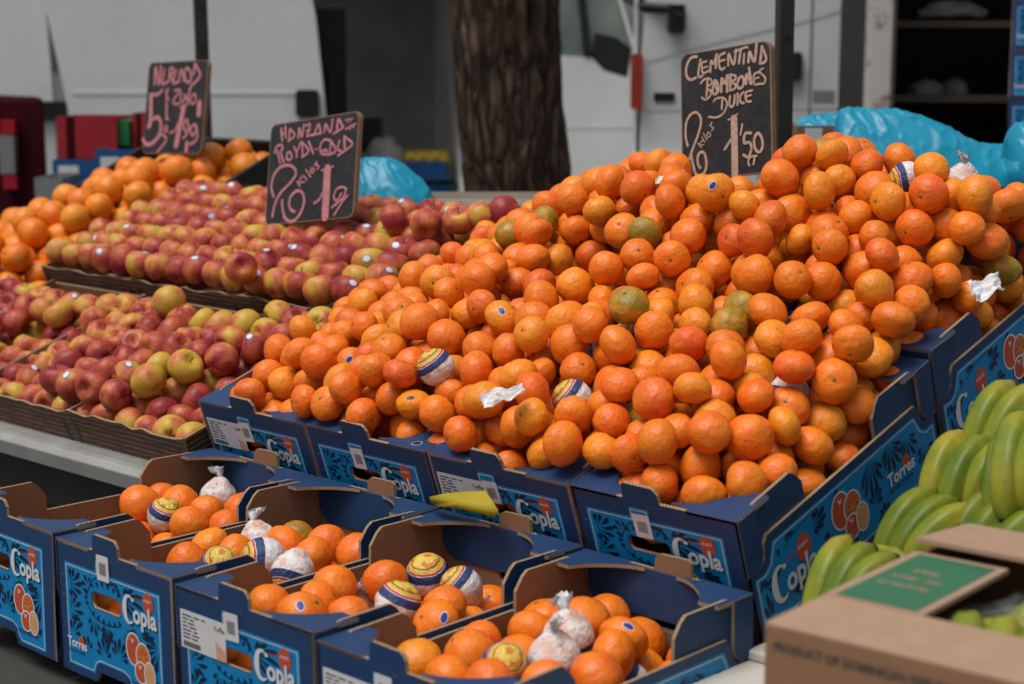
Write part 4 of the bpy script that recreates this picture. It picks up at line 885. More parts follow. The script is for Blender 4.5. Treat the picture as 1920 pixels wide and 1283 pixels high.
def emblem(parent, fr, x, y, s, t):
    b = MB()
    def orb(cx, cy, rx, ry, mi, k, rot=0):
        b.flat(ell(cx, cy, rx + .035 * s, ry + .035 * s, 28, rot), fr, t + k, 0); b.flat(ell(cx, cy, rx, ry, 28, rot), fr, t + k + .0001, mi)
    orb(x + .26 * s, y + .66 * s, .24 * s, .31 * s, 1, 0)
    orb(x + .58 * s, y + .56 * s, .22 * s, .27 * s, 1, .0002)
    b.flat(ell(x + .58 * s, y + .56 * s, .185 * s, .235 * s), fr, t + .0004, 2)
    for k in range(9):
        a = 2 * math.pi * k / 9
        c, q = (x + .58 * s, y + .56 * s), .17 * s
        b.flat([(c[0] + .025 * s * math.cos(a), c[1] + .03 * s * math.sin(a)), (c[0] + q * math.cos(a - .27), c[1] + q * 1.25 * math.sin(a - .27)), (c[0] + q * math.cos(a + .27), c[1] + q * 1.25 * math.sin(a + .27))], fr, t + .0005, 1)
    orb(x + .50 * s, y + .24 * s, .19 * s, .20 * s, 1, .0006)
    orb(x + .80 * s, y + .26 * s, .16 * s, .24 * s, 2, .0008)
    for k in range(5):
        a = -.12 + .06 * k
        b.ribbon([(x + (.80 + a * .3) * s, y + .46 * s), (x + (.80 + a) * s, y + .26 * s), (x + (.80 + a * .4) * s, y + .06 * s)], .009 * s, fr, t + .001, 0, 3, 1e-6)
    for cx, cy in ((.24, .84), (.47, .36)):
        for a in (20, 140, 260, 320):
            b.ribbon([(x + cx * s, y + cy * s), (x + (cx + .06 * math.cos(R(a))) * s, y + (cy + .05 * math.sin(R(a))) * s)], .025 * s, fr, t + .0011, 0, 2, 1e-6)
    b.build('fruit_emblem', [MAT['white_print'], MAT['red_print'], MAT['amber_print']], parent)


def torres(parent, fr, x, y, s, t):
    b = MB(); b.flat(ell(x + 1.95 * s, y + .62 * s, .36 * s, .46 * s), fr, t); b.build('maker_disc', MAT['red_print'], parent)
    b = MB()
    put_text(b, 'Torres', x, y, 1.05 * s, fr, t + .0003, 0, .03, 0, .92)
    b.build('maker_lettering', MAT['white_print'], parent)
    b = MB()
    put_text(b, 'HIJOS DE TORRES', x, y - .42 * s, .30 * s, fr, t + .0003, 0, .01)
    b.build('maker_caption', MAT['navy_print'], parent)


def make_crate():
    root = empty('fruit_crate')
    hole = rrect(.31 * W, .565 * W, -.086, -.062, .009)
    end = [(0, -H), (.31 * W, -H), (.33 * W, -H + .006), (.345 * W, -H + .017), (.59 * W, -H + .017), (.61 * W, -H + .006), (.62 * W, -H), (W, -H), (W, 0),
           (.555 * W, 0), (.55 * W, .014), (.535 * W, .021), (.52 * W, .0235), (.35 * W, .0245), (.338 * W, .020), (.333 * W, 0), (0, 0)]
    b = MB(); b.plate(end, FRONT, -.0055, 0, (NAVY, BROWN, EDGE), [hole]); fp = b.build('front_panel', CM, root)
    b = MB(); b.plate(end, REAR, -.0055, 0, (NAVY, BROWN, EDGE), [hole]); rp = b.build('rear_panel', CM, root)
    b = MB()
    b.plate([(.012, -.002), (.012, -.045), (.02, -.062), (.035, -.070), (W - .035, -.070), (W - .02, -.062), (W - .012, -.045), (W - .012, -.002)],
            lambda u, w, t: (u, L - .0066 - t, w), -.0005, .003, (NAVY, BROWN, NAVY))
    b.build('inner_flap', CM, root)
    # horizontal corner flanges with a scooped inner edge
    for i, (mx, my) in enumerate(((0, 0), (1, 0), (0, 1), (1, 1))):
        P = [(0, 0), (.29 * W, 0), (.29 * W, .006)]
        for k in range(8):
            s = k / 7
            P.append((.27 * W * (1 - s) ** 1.15 + .040, .012 + .052 * s ** 1.7))
        P += [(.034, .074), (0, .074)]
        Q = [((W - u if mx else u), (L - v if my else v)) for u, v in P]
        b = MB(); b.plate(Q, TOP, -.0045, .0008, (NAVY, BROWN, EDGE)); b.build('corner_flange', CM, root)
    base = -.146
    b = MB(); b.box(.005, W - .005, .005, L - .005, base - .004, base); b.build('base', [MAT['cardboard']], root)
    side = [(0, -H), (L, -H), (L, -.088), (L - .03, -.088), (L - .042, -.080), (L - .046, -.060), (L - .055, -.050), (.055, -.050), (.046, -.060), (.042, -.080), (.03, -.088), (0, -.088)]
    flap = [(.005, -.12), (.16, -.12), (.156, -.022), (.142, -.004), (.132, .003), (.050, .002), (.034, -.002), (.005, -.002)]
    tabp = [(.0, -.0865), (.026, -.0865), (.036, -.080), (.0405, -.066), (.0405, -.0008), (.0, -.0008)]
    sp = None
    for fr in (LEFT, RIGHT):
        b = MB(); b.plate(side, fr, -.0055, 0, (NAVY, BROWN, EDGE)); o = b.build('side_panel', CM, root)
        if fr is RIGHT: sp = o
        for m in (0, 1):
            f = [((L - u if m else u), w) for u, w in flap]; g = [((L - u if m else u), w) for u, w in tabp]
            b = MB(); b.plate(f, fr, -.0112, -.0060, (NAVY, BROWN, EDGE)); b.build('corner_flap', CM, root)
            b = MB(); b.plate(g, fr, -.0050, .0006, (NAVY, BROWN, EDGE)); b.build('corner_tab', CM, root)
    # ---- print on the front
    A, B_ = .022, .90 * W
    pr = [(A, -.030), (.355 * W, -.030), (.355 * W, -.013), (.475 * W, -.013), (.475 * W, -.030), (B_, -.030), (B_, -H + .006), (.66 * W, -H + .006), (.63 * W, -H + .012), (.61 * W, -H + .026), (.57 * W, -H + .031),
          (.36 * W, -H + .031), (.33 * W, -H + .026), (.31 * W, -H + .012), (A, -H + .012)]
    hh = [(x, y) for x, y in rrect(.306 * W, .569 * W, -.0872, -.0608, .009)]
    b = MB(); b.flat(pr, FRONT, .0004, 0, [hh]); b.build('print_ground', MAT['cyan_print'], fp)
    ins = [(A + .004, -.034), (.355 * W + .003, -.034), (.355 * W + .003, -.017), (.475 * W - .003, -.017), (.475 * W - .003, -.034), (B_ - .004, -.034), (B_ - .004, -H + .010), (.665 * W, -H + .010), (.64 * W, -H + .016), (.615 * W, -H + .030), (.57 * W, -H + .035), (.36 * W, -H + .035), (.325 * W, -H + .030), (.30 * W, -H + .016), (A + .004, -H + .016), (A + .004, -.034)]
    b = MB(); dotted(b, ins, FRONT, .0008); b.build('print_border', MAT['white_print'], fp)
    def clip(x, y):
        if not (A + .007 < x < B_ - .007 and -H + .019 < y < -.037): return False
        if .285 * W < x < .64 * W and y < -H + .038: return False
        if .295 * W < x < .58 * W and -.090 < y < -.058: return False
        return True
    b = MB()
    cx, cy = .435 * W, -.074
    for k in range(22):
        a = 2 * math.pi * k / 22
        x1, y1 = cx + .046 * math.cos(a), cy + .022 * math.sin(a)
        if clip(x1, y1): teardrop(b, x1, y1, a, .010, .006, FRONT, .0008 + k * 1e-5)
    b.ribbon([(cx - .050, cy + .004), (cx - .030, cy + .031), (cx, cy + .038), (cx + .030, cy + .030), (cx + .046, cy + .012)], .0016, FRONT, .00085, 0, 5, 2e-6)
    b.ribbon([(cx - .048, cy - .012), (cx - .028, cy - .026), (cx, cy - .031), (cx + .034, cy - .026)], .0016, FRONT, .00085, 0, 5, 2e-6)
    b.ribbon([(A + .010, -.042), (A + .017, -.070), (A + .012, -.100)], .0014, FRONT, .00085, 0, 5, 2e-6)
    for (x, y, a0, a1, n, l0, l1, wd, bd) in ((.575 * W, -.058, -28, 62, 6, .026, .050, .0062, -.5), (.50 * W, -.052, 20, 150, 6, .010, .016, .0060, .3), (A + .010, -.060, -80, 70, 7, .014, .030, .0068, .6), (A + .010, -.098, -70, 40, 5, .014, .028, .0062, .5),
                                              (A + .012, -.142, 25, 100, 4, .016, .034, .0068, -.5), (.58 * W, -.100, -80, -5, 6, .024, .044, .0075, .5), (.44 * W, -.102, -140, -55, 6, .014, .026, .0068, .3),
                                              (.33 * W, -.100, -150, -60, 4, .012, .022, .0066, .3), (.885 * W, -.112, 150, 262, 6, .018, .036, .0075, .5), (.885 * W, -.150, 130, 230, 4, .014, .026, .0066, .4),
                                              (.40 * W, -.158, 30, 150, 5, .012, .024, .0075, .3), (.53 * W, -.150, 10, 140, 6, .014, .026, .0072, -.3), (.70 * W, -.100, -10, 12, 3, .022, .034, .0055, .2), (.88 * W, -.044, 165, 205, 4, .014, .026, .0050, .2),
                                              (.30 * W, -.060, 90, 190, 4, .010, .016, .0060, .3), (.26 * W, -.160, 60, 140, 4, .012, .020, .0062, .3)):
        fan(b, x, y, a0, a1, n, l0, l1, wd, FRONT, .0009, bd, clip)
    tag(b.build('leaf_pattern', MAT['navy_print'], fp), kind='stuff')
    logo(fp, FRONT, .585 * W, -.090, .047, .0011)
    emblem(fp, FRONT, .60 * W, -.172, .072, .0011)
    torres(fp, FRONT, .075 * W, -.158, .019, .0011)
    b = MB(); put_text(b, 'CULTIVADO EN ESPAÑA', .60 * W, -.1765, .0062, FRONT, .0011, 0, .01); b.build('origin_caption', MAT['navy_print'], fp)
    for (x, y, r_) in ((.27 * W, -.060, .3), (.275 * W, -.088, -.2), (.06 * W, -.052, .2), (.062 * W, -.082, -.1)):
        b = MB(); b.ribbon([(x - .004 * math.cos(r_), y - .004 * math.sin(r_)), (x + .004 * math.cos(r_), y + .004 * math.sin(r_))], .0012, FRONT, .0014, 0, 2, 1e-6); b.build('staple', MAT['steel_rim'], fp)
    # ---- print on the right side
    SA, SB = .012, L - .012
    ps = [(SA, -H + .012), (SB, -H + .012), (SB, -.098), (L - .034, -.100), (L - .048, -.092), (L - .056, -.076), (L - .062, -.064), (.062, -.064), (.056, -.076), (.048, -.092), (.034, -.100), (SA, -.098)]
    b = MB(); b.flat(ps, RIGHT, .0004); b.build('print_ground', MAT['cyan_print'], sp)
    pin = [(SA + .004, -H + .016), (SB - .004, -H + .016), (SB - .004, -.102), (L - .036, -.104), (L - .052, -.095), (L - .060, -.078), (L - .066, -.068), (.066, -.068), (.060, -.078), (.052, -.095), (.036, -.104), (SA + .004, -.102), (SA + .004, -H + .016)]
    b = MB(); dotted(b, pin, RIGHT, .0008); b.build('print_border', MAT['white_print'], sp)
    clip2 = lambda x, y: SA + .007 < x < SB - .007 and -H + .019 < y < (-.071 if .066 < x < L - .066 else -.106)
    b = MB()
    b.ribbon([(.085, -.090), (.105, -.080), (.130, -.076), (.150, -.073)], .0016, RIGHT, .00085, 0, 5, 2e-6)
    for (x, y, a0, a1, n, l0, l1, wd, bd) in ((.026, -.180, 60, 120, 5, .030, .050, .0066, .5), (.026, -.130, 45, 135, 5, .012, .020, .0062, .3), (.066, -.104, 70, 215, 7, .014, .022, .0072, .5), (.062, -.132, 80, 190, 5, .012, .020, .0066, .4), (.100, -.088, 60, 130, 5, .008, .014, .0060, .2),
                                              (.150, -.090, -60, 50, 6, .016, .032, .0085, .6), (.165, -.130, -100, 20, 6, .016, .034, .0078, -.4), (.105, -.178, 20, 120, 6, .014, .026, .0068, .3), (.150, -.182, 40, 140, 5, .014, .026, .0068, .3), (.20, -.078, -50, 5, 4, .016, .030, .0068, .3),
                                              (.315, -.068, 200, 300, 7, .030, .056, .0070, .4), (.365, -.068, 215, 320, 7, .026, .046, .0070, .4), (.305, -.150, 20, 110, 5, .016, .030, .0070, .3), (.33, -.182, 40, 140, 5, .012, .022, .0066, .3),
                                              (.410, -.082, 215, 330, 6, .018, .036, .0070, .4), (.455, -.120, 190, 330, 6, .016, .030, .0070, .4), (.455, -.180, 50, 140, 5, .014, .028, .0066, .3), (.24, -.185, 20, 150, 5, .010, .016, .0060, .2)):
        fan(b, x, y, a0, a1, n, l0, l1, wd, RIGHT, .0009, bd, clip2)
    tag(b.build('leaf_pattern', MAT['navy_print'], sp), kind='stuff')
    logo(sp, RIGHT, .042, -.163, .062, .0011)
    emblem(sp, RIGHT, .20, -.165, .088, .0011)
    torres(sp, RIGHT, .345, -.138, .028, .0011)
    return root


def label_sticker(parent):
    b = MB(); b.flat(rrect(.012, .110, -.082, -.030, .002), FRONT, .0016); lb = b.build('address_label', MAT['paper_label'], parent)
    return lb


def add_address(root):
    fp = [c for c in root.children if c.name.startswith('front_panel')][0]
    b = MB()
    b.flat(rrect(.012, .113, -.084, -.030, .002), FRONT, .0016, 0)
    t = .0018
    rng = random.Random(7)
    for k in range(7):
        y = -.036 - k * .0052; x = .017
        for j in range(rng.randint(2, 3)):
            l = rng.uniform(.008, .022)
            b.flat([(x, y - .0022), (x + l, y - .0022), (x + l, y), (x, y)], FRONT, t, 1); x += l + .004
    for k in range(30):
        x = .017 + k * .0013
        b.flat([(x, -.081), (x + (.0009 if k % 3 else .0005), -.081), (x + (.0009 if k % 3 else .0005), -.0735), (x, -.0735)], FRONT, t, 1)
    b.flat([(.092, -.084), (.112, -.084), (.112, -.070), (.094, -.062), (.090, -.058)], FRONT, t, 2)
    put_text(b, 'Torres', .088, -.0445, .0085, FRONT, t, 3, .04)
    b.flat(ell(.103, -.0395, .0025, .003), FRONT, t + .0002, 4)
    b.build('address_label', [MAT['paper_label'], MAT['ink'], MAT['peach_print'], MAT['green_print'], MAT['red_print']], fp)


def add_barcode(root, dx=0, dy=0, rot=0):
    fp = [c for c in root.children if c.name.startswith('front_panel')][0]
    c0 = (.415 * W + dx, -.026 + dy)
    c, s = math.cos(rot), math.sin(rot)
    T = lambda u, w, t: FRONT(c0[0] + u * c - w * s, c0[1] + u * s + w * c, t)
    b = MB(); b.flat(rrect(-.0155, .0155, -.020, .018, .002), T, .0020, 0)
    for k in range(14):
        x = -.0085 + k * .00125
        b.flat([(x, -.011), (x + .0008, -.011), (x + .0008, .007), (x, .007)], T, .0022, 1)
    b.build('barcode_sticker', [MAT['paper_label'], MAT['grey_ink']], fp)


proto = make_crate()
place = []
for k, (t, dz, dy) in enumerate(((0, .012, 0), (.8, .004, 0), (1.2, -.003, 0), (2.0, -.010, 0))):
    place.append(((-.283 + .30 * k, dy, dz - .006), R(t), 'low%d' % k,
                  ['blue printed crate at the left end of the lower row, nearly empty at its front',
                   'second blue crate from the left in the lower row, Torres lettering at its corner',
                   'third blue crate from the left in the lower row, with a white address label',
                   'blue crate at the right end of the lower row, nearest the camera'][k], 'blue crates of the lower row'))
for r_ in (0, 1):
    for k in range(4):
        v, h = (0, 0) if r_ == 0 else (.508, .010)
        p = SL(XL + .002 + .30 * k, v, h)
        place.append((tuple(p), TH, 'row%d%d' % (r_, k),
                      [['leftmost blue crate of the front row under the clementine heap, with a white address label',
                        'second blue crate from the left under the clementine heap, small oval sticker on its rim',
                        'third blue crate from the left under the clementine heap, behind the yellow sheet',
                        'rightmost blue crate of the front row under the clementine heap, big side print'],
                       ['leftmost blue crate of the rear row, mostly buried under clementines beside the apples',
                        'second blue crate of the rear row, buried under clementines', 'third blue crate of the rear row, buried under clementines',
                        'rightmost blue crate of the rear row, its printed side behind the bananas']][r_][k],
                      'blue crates under the clementine heap'))
crates = {}
for i, (loc, t, key, lab, grp) in enumerate(place):
    o = proto if i == 0 else copy_tree(proto)
    jr = random.Random(i + 40)
    o.location = loc; o.rotation_euler = (t + R(jr.uniform(-.3, .3)), R(jr.uniform(-.35, .35)), R(jr.uniform(-.5, .5)))
    tag(o, lab, 'crate', grp)
    crates[key] = o
# stack of the same crates standing by the truck
p = at(1887, 250, 5.75)
for k in range(5):
    o = copy_tree(proto)
    o.location = (p.x, p.y, p.z - .05 + (k - 1) * .163)
    o.scale = (.8, .8, .8)
    o.rotation_euler = (0, 0, math.atan2(RH.y, RH.x) + R(-28 + [1, -2, 0, 2, -1][k]))
    tag(o, 'blue printed crate stacked beside the truck at the right edge, %s' % ['lowest', 'second from the bottom', 'middle one', 'second from the top', 'topmost'][k], 'crate', 'blue crates stacked by the truck')
b = MB(); b.box(-.03, .27, -.03, .43, 0, p.z - .05 - .163 - .199 * .8 - GROUND - .002); o = b.build('pallet_box', MAT['dark_steel'])
o.location = (p.x, p.y, GROUND); o.rotation_euler = (0, 0, math.atan2(RH.y, RH.x))
tag(o, 'dark pallet box under the stacked blue crates by the truck', 'box')
for key in ('low2', 'low3', 'row00', 'row02'):
    add_address(crates[key])
for key, a in (('low0', (0, 0, 0)), ('low1', (.004, .006, .02)), ('low2', (.004, -.004, .04)), ('low3', (.002, -.004, 0)), ('row00', (.0, -.016, .08)), ('row01', (.002, -.014, .05)), ('row02', (.006, -.018, .06)), ('row03', (.003, -.014, .03))):
    add_barcode(crates[key], *a)
b = MB(); b.flat(ell(0, 0, .0085, .0055, 20, R(20)), TOP, .0002, 0); b.flat(ell(0, 0, .0095, .0065, 20, R(20)), TOP, 0, 1)
fl = [c for c in crates['row01'].children if c.name.startswith('corner_flange')][1]
o = b.build('sticker', [MAT['navy_print'], MAT['white_print']], fl); o.location = (W - .035, .018, .0009)

# ================================================================ fruit meshes
import bmesh
import numpy as np


def ico(sub):
    bm = bmesh.new(); bmesh.ops.create_icosphere(bm, subdivisions=sub, radius=1)
    bm.verts.ensure_lookup_table()
    v = np.array([tuple(x.co) for x in bm.verts]); f = [tuple(y.index for y in x.verts) for x in bm.faces]
    bm.free()
    return v, f


def citrus_shape(v, seed, flat):
    out = np.empty_like(v)
    for i, p in enumerate(v):
        q = Vector(p)
        th = math.acos(max(-1, min(1, q.z)))
        d = 1 + .065 * noise.noise(q * 1.1 + Vector((seed * 5.3, 1, 2))) + .018 * noise.noise(q * 2.7 + Vector((seed, 4, 7)))
        d -= .055 * math.exp(-(th / .22) ** 2) + .03 * math.exp(-((math.pi - th) / .16) ** 2)
        if th < .6:
            d += .012 * math.cos(math.atan2(q.y, q.x) * 7 + seed) * math.exp(-((th - .28) / .16) ** 2)
        out[i] = (q.x * d * 1.035, q.y * d * 1.035, q.z * d * flat * 1.02)
    return out


def to_mesh(name, v, f, mat, smooth=True):
    me = bpy.data.meshes.new(name)
    me.from_pydata([tuple(p) for p in v], [], f)
    me.materials.append(mat)
    me.polygons.foreach_set('use_smooth', [smooth] * len(f))
    me.update()
    return me


V4, F4 = ico(4)
V3, F3 = ico(3)
CIT = [to_mesh('clementine', citrus_shape(V4, s, .80 + .036 * (s % 5)), F4, MAT['clementine_skin']) for s in range(9)]
CITLOW = [citrus_shape(V3, s, .80 + .036 * (s % 5)) for s in range(9)]
ORA = [to_mesh('orange', citrus_shape(V4, s + 20, .97), F4, MAT['clementine_skin']) for s in range(5)]
# calyx at the stem end
b = MB()
star = []
for k in range(20):
    a = 2 * math.pi * k / 20
    star.append((math.cos(a) * (.12 if k % 4 < 2 else .06), math.sin(a) * (.12 if k % 4 < 2 else .06)))
b.plate(star, TOP, -.03, .012); b.tube([(0, 0, .01), (0, 0, .035)], [.035, .028], 8)
STEM = b.mesh('stem', [MAT['stem_green']])
# small oval stickers, slightly domed
printed('sticker_blue', (.02, .05, .30), .35, 0); printed('sticker_white', (.66, .68, .72), .4, 0); printed('sticker_black', (.02, .02, .02), .35, 0)


def sticker_mesh(name, rx, ry, m_in, m_rim):
    b = MB()
    n = 18
    for (s0, s1, mi) in ((0, .5, 0), (.5, .84, 0), (.84, 1, 1)):
        vs = []
        for k in range(n):
            a = 2 * math.pi * k / n
            for s in (s0, s1):
                x, y = rx * s * math.cos(a), ry * s * math.sin(a)
                vs.append((x, y, .012 - (x * x + y * y) * .52))
        b.add(vs, [(2 * k, 2 * k + 1, 2 * ((k + 1) % n) + 1, 2 * ((k + 1) % n)) for k in range(n)], mi)
    return b.mesh(name, [m_in, m_rim], True)


ST_BLUE = sticker_mesh('sticker', .27, .17, MAT['sticker_blue'], MAT['sticker_white'])
ST_BLACK = sticker_mesh('sticker', .27, .15, MAT['sticker_black'], MAT['amber_print'])
ST_APPLE = sticker_mesh('sticker', .27, .22, MAT['sticker_white'], MAT['sticker_blue'])
BVH = {}


def stick(parent, me, wdir, rot_world):
    """lay a sticker on a fruit where it faces wdir"""
    d = (rot_world.inverted() @ Vector(wdir).normalized())
    key = parent.data.name
    if key not in BVH:
        m = parent.data
        BVH[key] = BVHTree.FromPolygons([v.co for v in m.vertices], [tuple(p.vertices) for p in m.polygons])
    hit, nrm, _, _ = BVH[key].ray_cast(d * 3, -d)
    o = bpy.data.objects.new('sticker', me)
    o.rotation_mode = 'QUATERNION'
    o.rotation_quaternion = nrm.to_track_quat('Z', 'Y')
    o.location = hit + nrm * .004
    return link(o, parent)


TONE = {'orange': (.83, .168, .008), 'red': (.76, .095, .012), 'yellow': (.83, .255, .012), 'deep': (.81, .130, .008)}
WORD = {'orange': 'bright orange', 'red': 'reddish orange', 'yellow': 'yellowish orange', 'deep': 'deep orange'}


def jitter(c, rng, a=.08):
    k = 1 + rng.uniform(-a, a)
    return tuple(min(1, x * k * (1 + rng.uniform(-.04, .04))) for x in c)


def rand_q(rng):
    q = Quaternion((rng.gauss(0, 1), rng.gauss(0, 1), rng.gauss(0, 1), rng.gauss(0, 1))); q.normalize(); return q


def balls(key):
    for s in BALLS[key].split():
        p = s.split(',')
        yield Vector((int(p[0]), int(p[1]), int(p[2]))) * 1e-4, int(p[3]) * 1e-4, int(p[4]), (p[5] if len(p) > 5 else '')


def fruit(name, me, loc, r, rng, colr, green, stem=True, q=None):
    o = bpy.data.objects.new(name, me)
    o.location = loc; o.scale = (r, r, r)
    o.rotation_mode = 'QUATERNION'; q = q or rand_q(rng); o.rotation_quaternion = q
    o.color = (*colr, green)
    link(o)
    if stem:
        s = bpy.data.objects.new('stem', STEM); s.location = (0, 0, max(v.co.z for v in me.vertices if abs(v.co.x) < .12 and abs(v.co.y) < .12) - .015)
        link(s, o)
    return o, q


# ---- tissue wrapped fruit
def wrapper_mat():
    t = NT('tissue_wrapper')
    sep = t.n('ShaderNodeSeparateXYZ'); t.l(t.tc.outputs['Object'], sep.inputs[0])
    z = t.math('MULTIPLY_ADD', sep.outputs[2], .5, .5)
    folds = t.noise(4.5, 5, .65)
    zz = t.math('ADD', z, t.math('MULTIPLY', t.math('SUBTRACT', folds, .5), .05))
    paper = t.mix(t.ramp(t.noise(1.8, 3), [(.42, 0.0), (.62, 1.0)]), (.72, .70, .70), (.70, .42, .32))
    marks = t.ramp(t.noise(5, 1, .4), [(.68, 0.0), (.70, 1.0)])
    paper = t.mix(t.math('MULTIPLY', marks, .6), paper, (.06, .10, .26))
    cap = t.mix(t.ramp(zz, [(.885, 0.0), (.89, 1.0)]), (.68, .43, .03), (.10, .05, .06)); cap = t.mix(t.ramp(zz, [(.905, 0.0), (.91, 1.0)]), cap, t.mix(t.ramp(t.noise(2.2, 1, .5), [(.48, 0.0), (.50, 1.0)]), (.60, .20, .04), (.70, .50, .08)))
    x = t.n('ShaderNodeValToRGB'); x.color_ramp.interpolation = 'CONSTANT'
    e = x.color_ramp.elements
    stops = [(0, (0, 0, 0)), (.58, (.022, .045, .15)), (.755, (.60, .60, .60)), (.77, (.50, .035, .04)), (.81, (.62, .60, .55)), (.825, (.70, .44, .03))]
    while len(e) < len(stops): e.new(.5)
    for q, (p, c) in zip(e, stops): q.position = p; q.color = (*c, 1)
    t.l(zz, x.inputs[0])
    isp = t.math('LESS_THAN', zz, .58); isc = t.math('GREATER_THAN', zz, .825)
    c = t.mix(isc, t.mix(isp, x.outputs[0], paper), cap)
    v = t.n('ShaderNodeTexVoronoi', feature='DISTANCE_TO_EDGE'); v.inputs['Scale'].default_value = 3.2
    mp = t.mapping((1, 1, 1)); nz = t.n('ShaderNodeVectorMath', operation='ADD'); t.l(mp, nz.inputs[0])
    t.l(v.inputs['Vector'].links[0].from_socket if v.inputs['Vector'].is_linked else mp, v.inputs['Vector'])
    t.bump(t.math('ADD', t.math('MULTIPLY', folds, 1.2), v.outputs['Distance']), .38, .007)
    MAT['tissue_wrapper'] = t.done(c, .42, 0, .4)


wrapper_mat()
def tissue():
    t = NT('tissue_paper')
    tl = t.n('ShaderNodeBsdfTranslucent'); tl.inputs['Color'].default_value = (.78, .78, .80, 1)
    mx = t.n('ShaderNodeMixShader'); mx.inputs[0].default_value = .2
    bl = t.ramp(t.noise(5, 2, .5), [(.64, 0.0), (.67, 1.0)])
    t.done(t.mix(t.math('MULTIPLY', bl, .18), (.88, .88, .90), (.12, .16, .34)), .6, 0, .2)
    t.l(t.p.outputs[0], mx.inputs[1]); t.l(tl.outputs[0], mx.inputs[2]); t.l(mx.outputs[0], t.out.inputs['Surface'])
    MAT['tissue_paper'] = t.m


tissue()
WRAP = []
for s in range(4):
    vv = []
    for p in V4:
        q = Vector(p)
        n = 1 - abs(noise.noise(q * 2.4 + Vector((s * 7, 3, 1)))) * 2
        k = .5 + .5 * min(1, max(0, .3 - q.z))
        d = 1 + .05 * k * n + .02 * noise.noise(q * 6)
        if q.z < -.75:
            d += .22 * ((-q.z - .75) / .25) ** 2
        vv.append(q * d)
    WRAP.append(to_mesh('wrapped_orange', vv, F4, MAT['tissue_wrapper']))


def twist_mesh(seed):
    rng = random.Random(seed)
    b = MB(); n = 22; vs = []
    rings = ((-.96, .36), (-1.10, .17), (-1.20, .12), (-1.36, .22), (-1.52, .36), (-1.66, .42))
    lean = rng.uniform(-.25, .25), rng.uniform(-.25, .25)
    for j, (z, r) in enumerate(rings):
        for k in range(n):
            a = 2 * math.pi * k / n
            f = 1 + (.22 + .10 * j) * math.sin(k * 3.1 + seed) * (1 if j > 0 else .3) + rng.uniform(-.12, .12)
            g = max(0, j - 2)
            vs.append((math.cos(a) * r * f * (.55 if j > 3 else 1) + lean[0] * g * .5, math.sin(a) * r * f + lean[1] * g * .5, z + rng.uniform(-.10, .10) * (j > 3)))
    b.add(vs, [(j * n + k, j * n + (k + 1) % n, (j + 1) * n + (k + 1) % n, (j + 1) * n + k) for j in range(len(rings) - 1) for k in range(n)])
    return b.mesh('twist', [MAT['tissue_paper']], True)


TWIST = [twist_mesh(s) for s in range(4)]


def wrapped(loc, r, mode, rng, label, group):
    tocam = (CAM - loc).normalized()
    d = {'c': (tocam * .55 + Vector((rng.uniform(-.8, .8), rng.uniform(-.8, .8), .45))),
         'u': (Vector((rng.uniform(-.25, .25), rng.uniform(-.3, .1), 1)) + tocam * .35),
         'b': (tocam.cross(Vector((rng.uniform(-1, 1), rng.uniform(-1, 1), rng.uniform(.2, 1)))).normalized() + tocam * rng.uniform(.1, .6)),
         't': -(Vector((rng.uniform(-.3, .3), rng.uniform(-.3, .3), 1)) + tocam * .15)}[mode].normalized()
    k = rng.randrange(4)
    o = bpy.data.objects.new('wrapped_orange', WRAP[k]); link(o)
    o.location = loc; o.scale = (r * .96,) * 3
    o.rotation_mode = 'QUATERNION'; o.rotation_quaternion = d.to_track_quat('Z', 'Y')
    if mode == 't':
        tw = bpy.data.objects.new('twist', TWIST[rng.randrange(4)]); link(tw, o); kk = rng.uniform(.75, 1.0); tw.scale = (kk, kk, 1)
    tag(o, label, 'wrapped orange', group)


rng = random.Random(11)
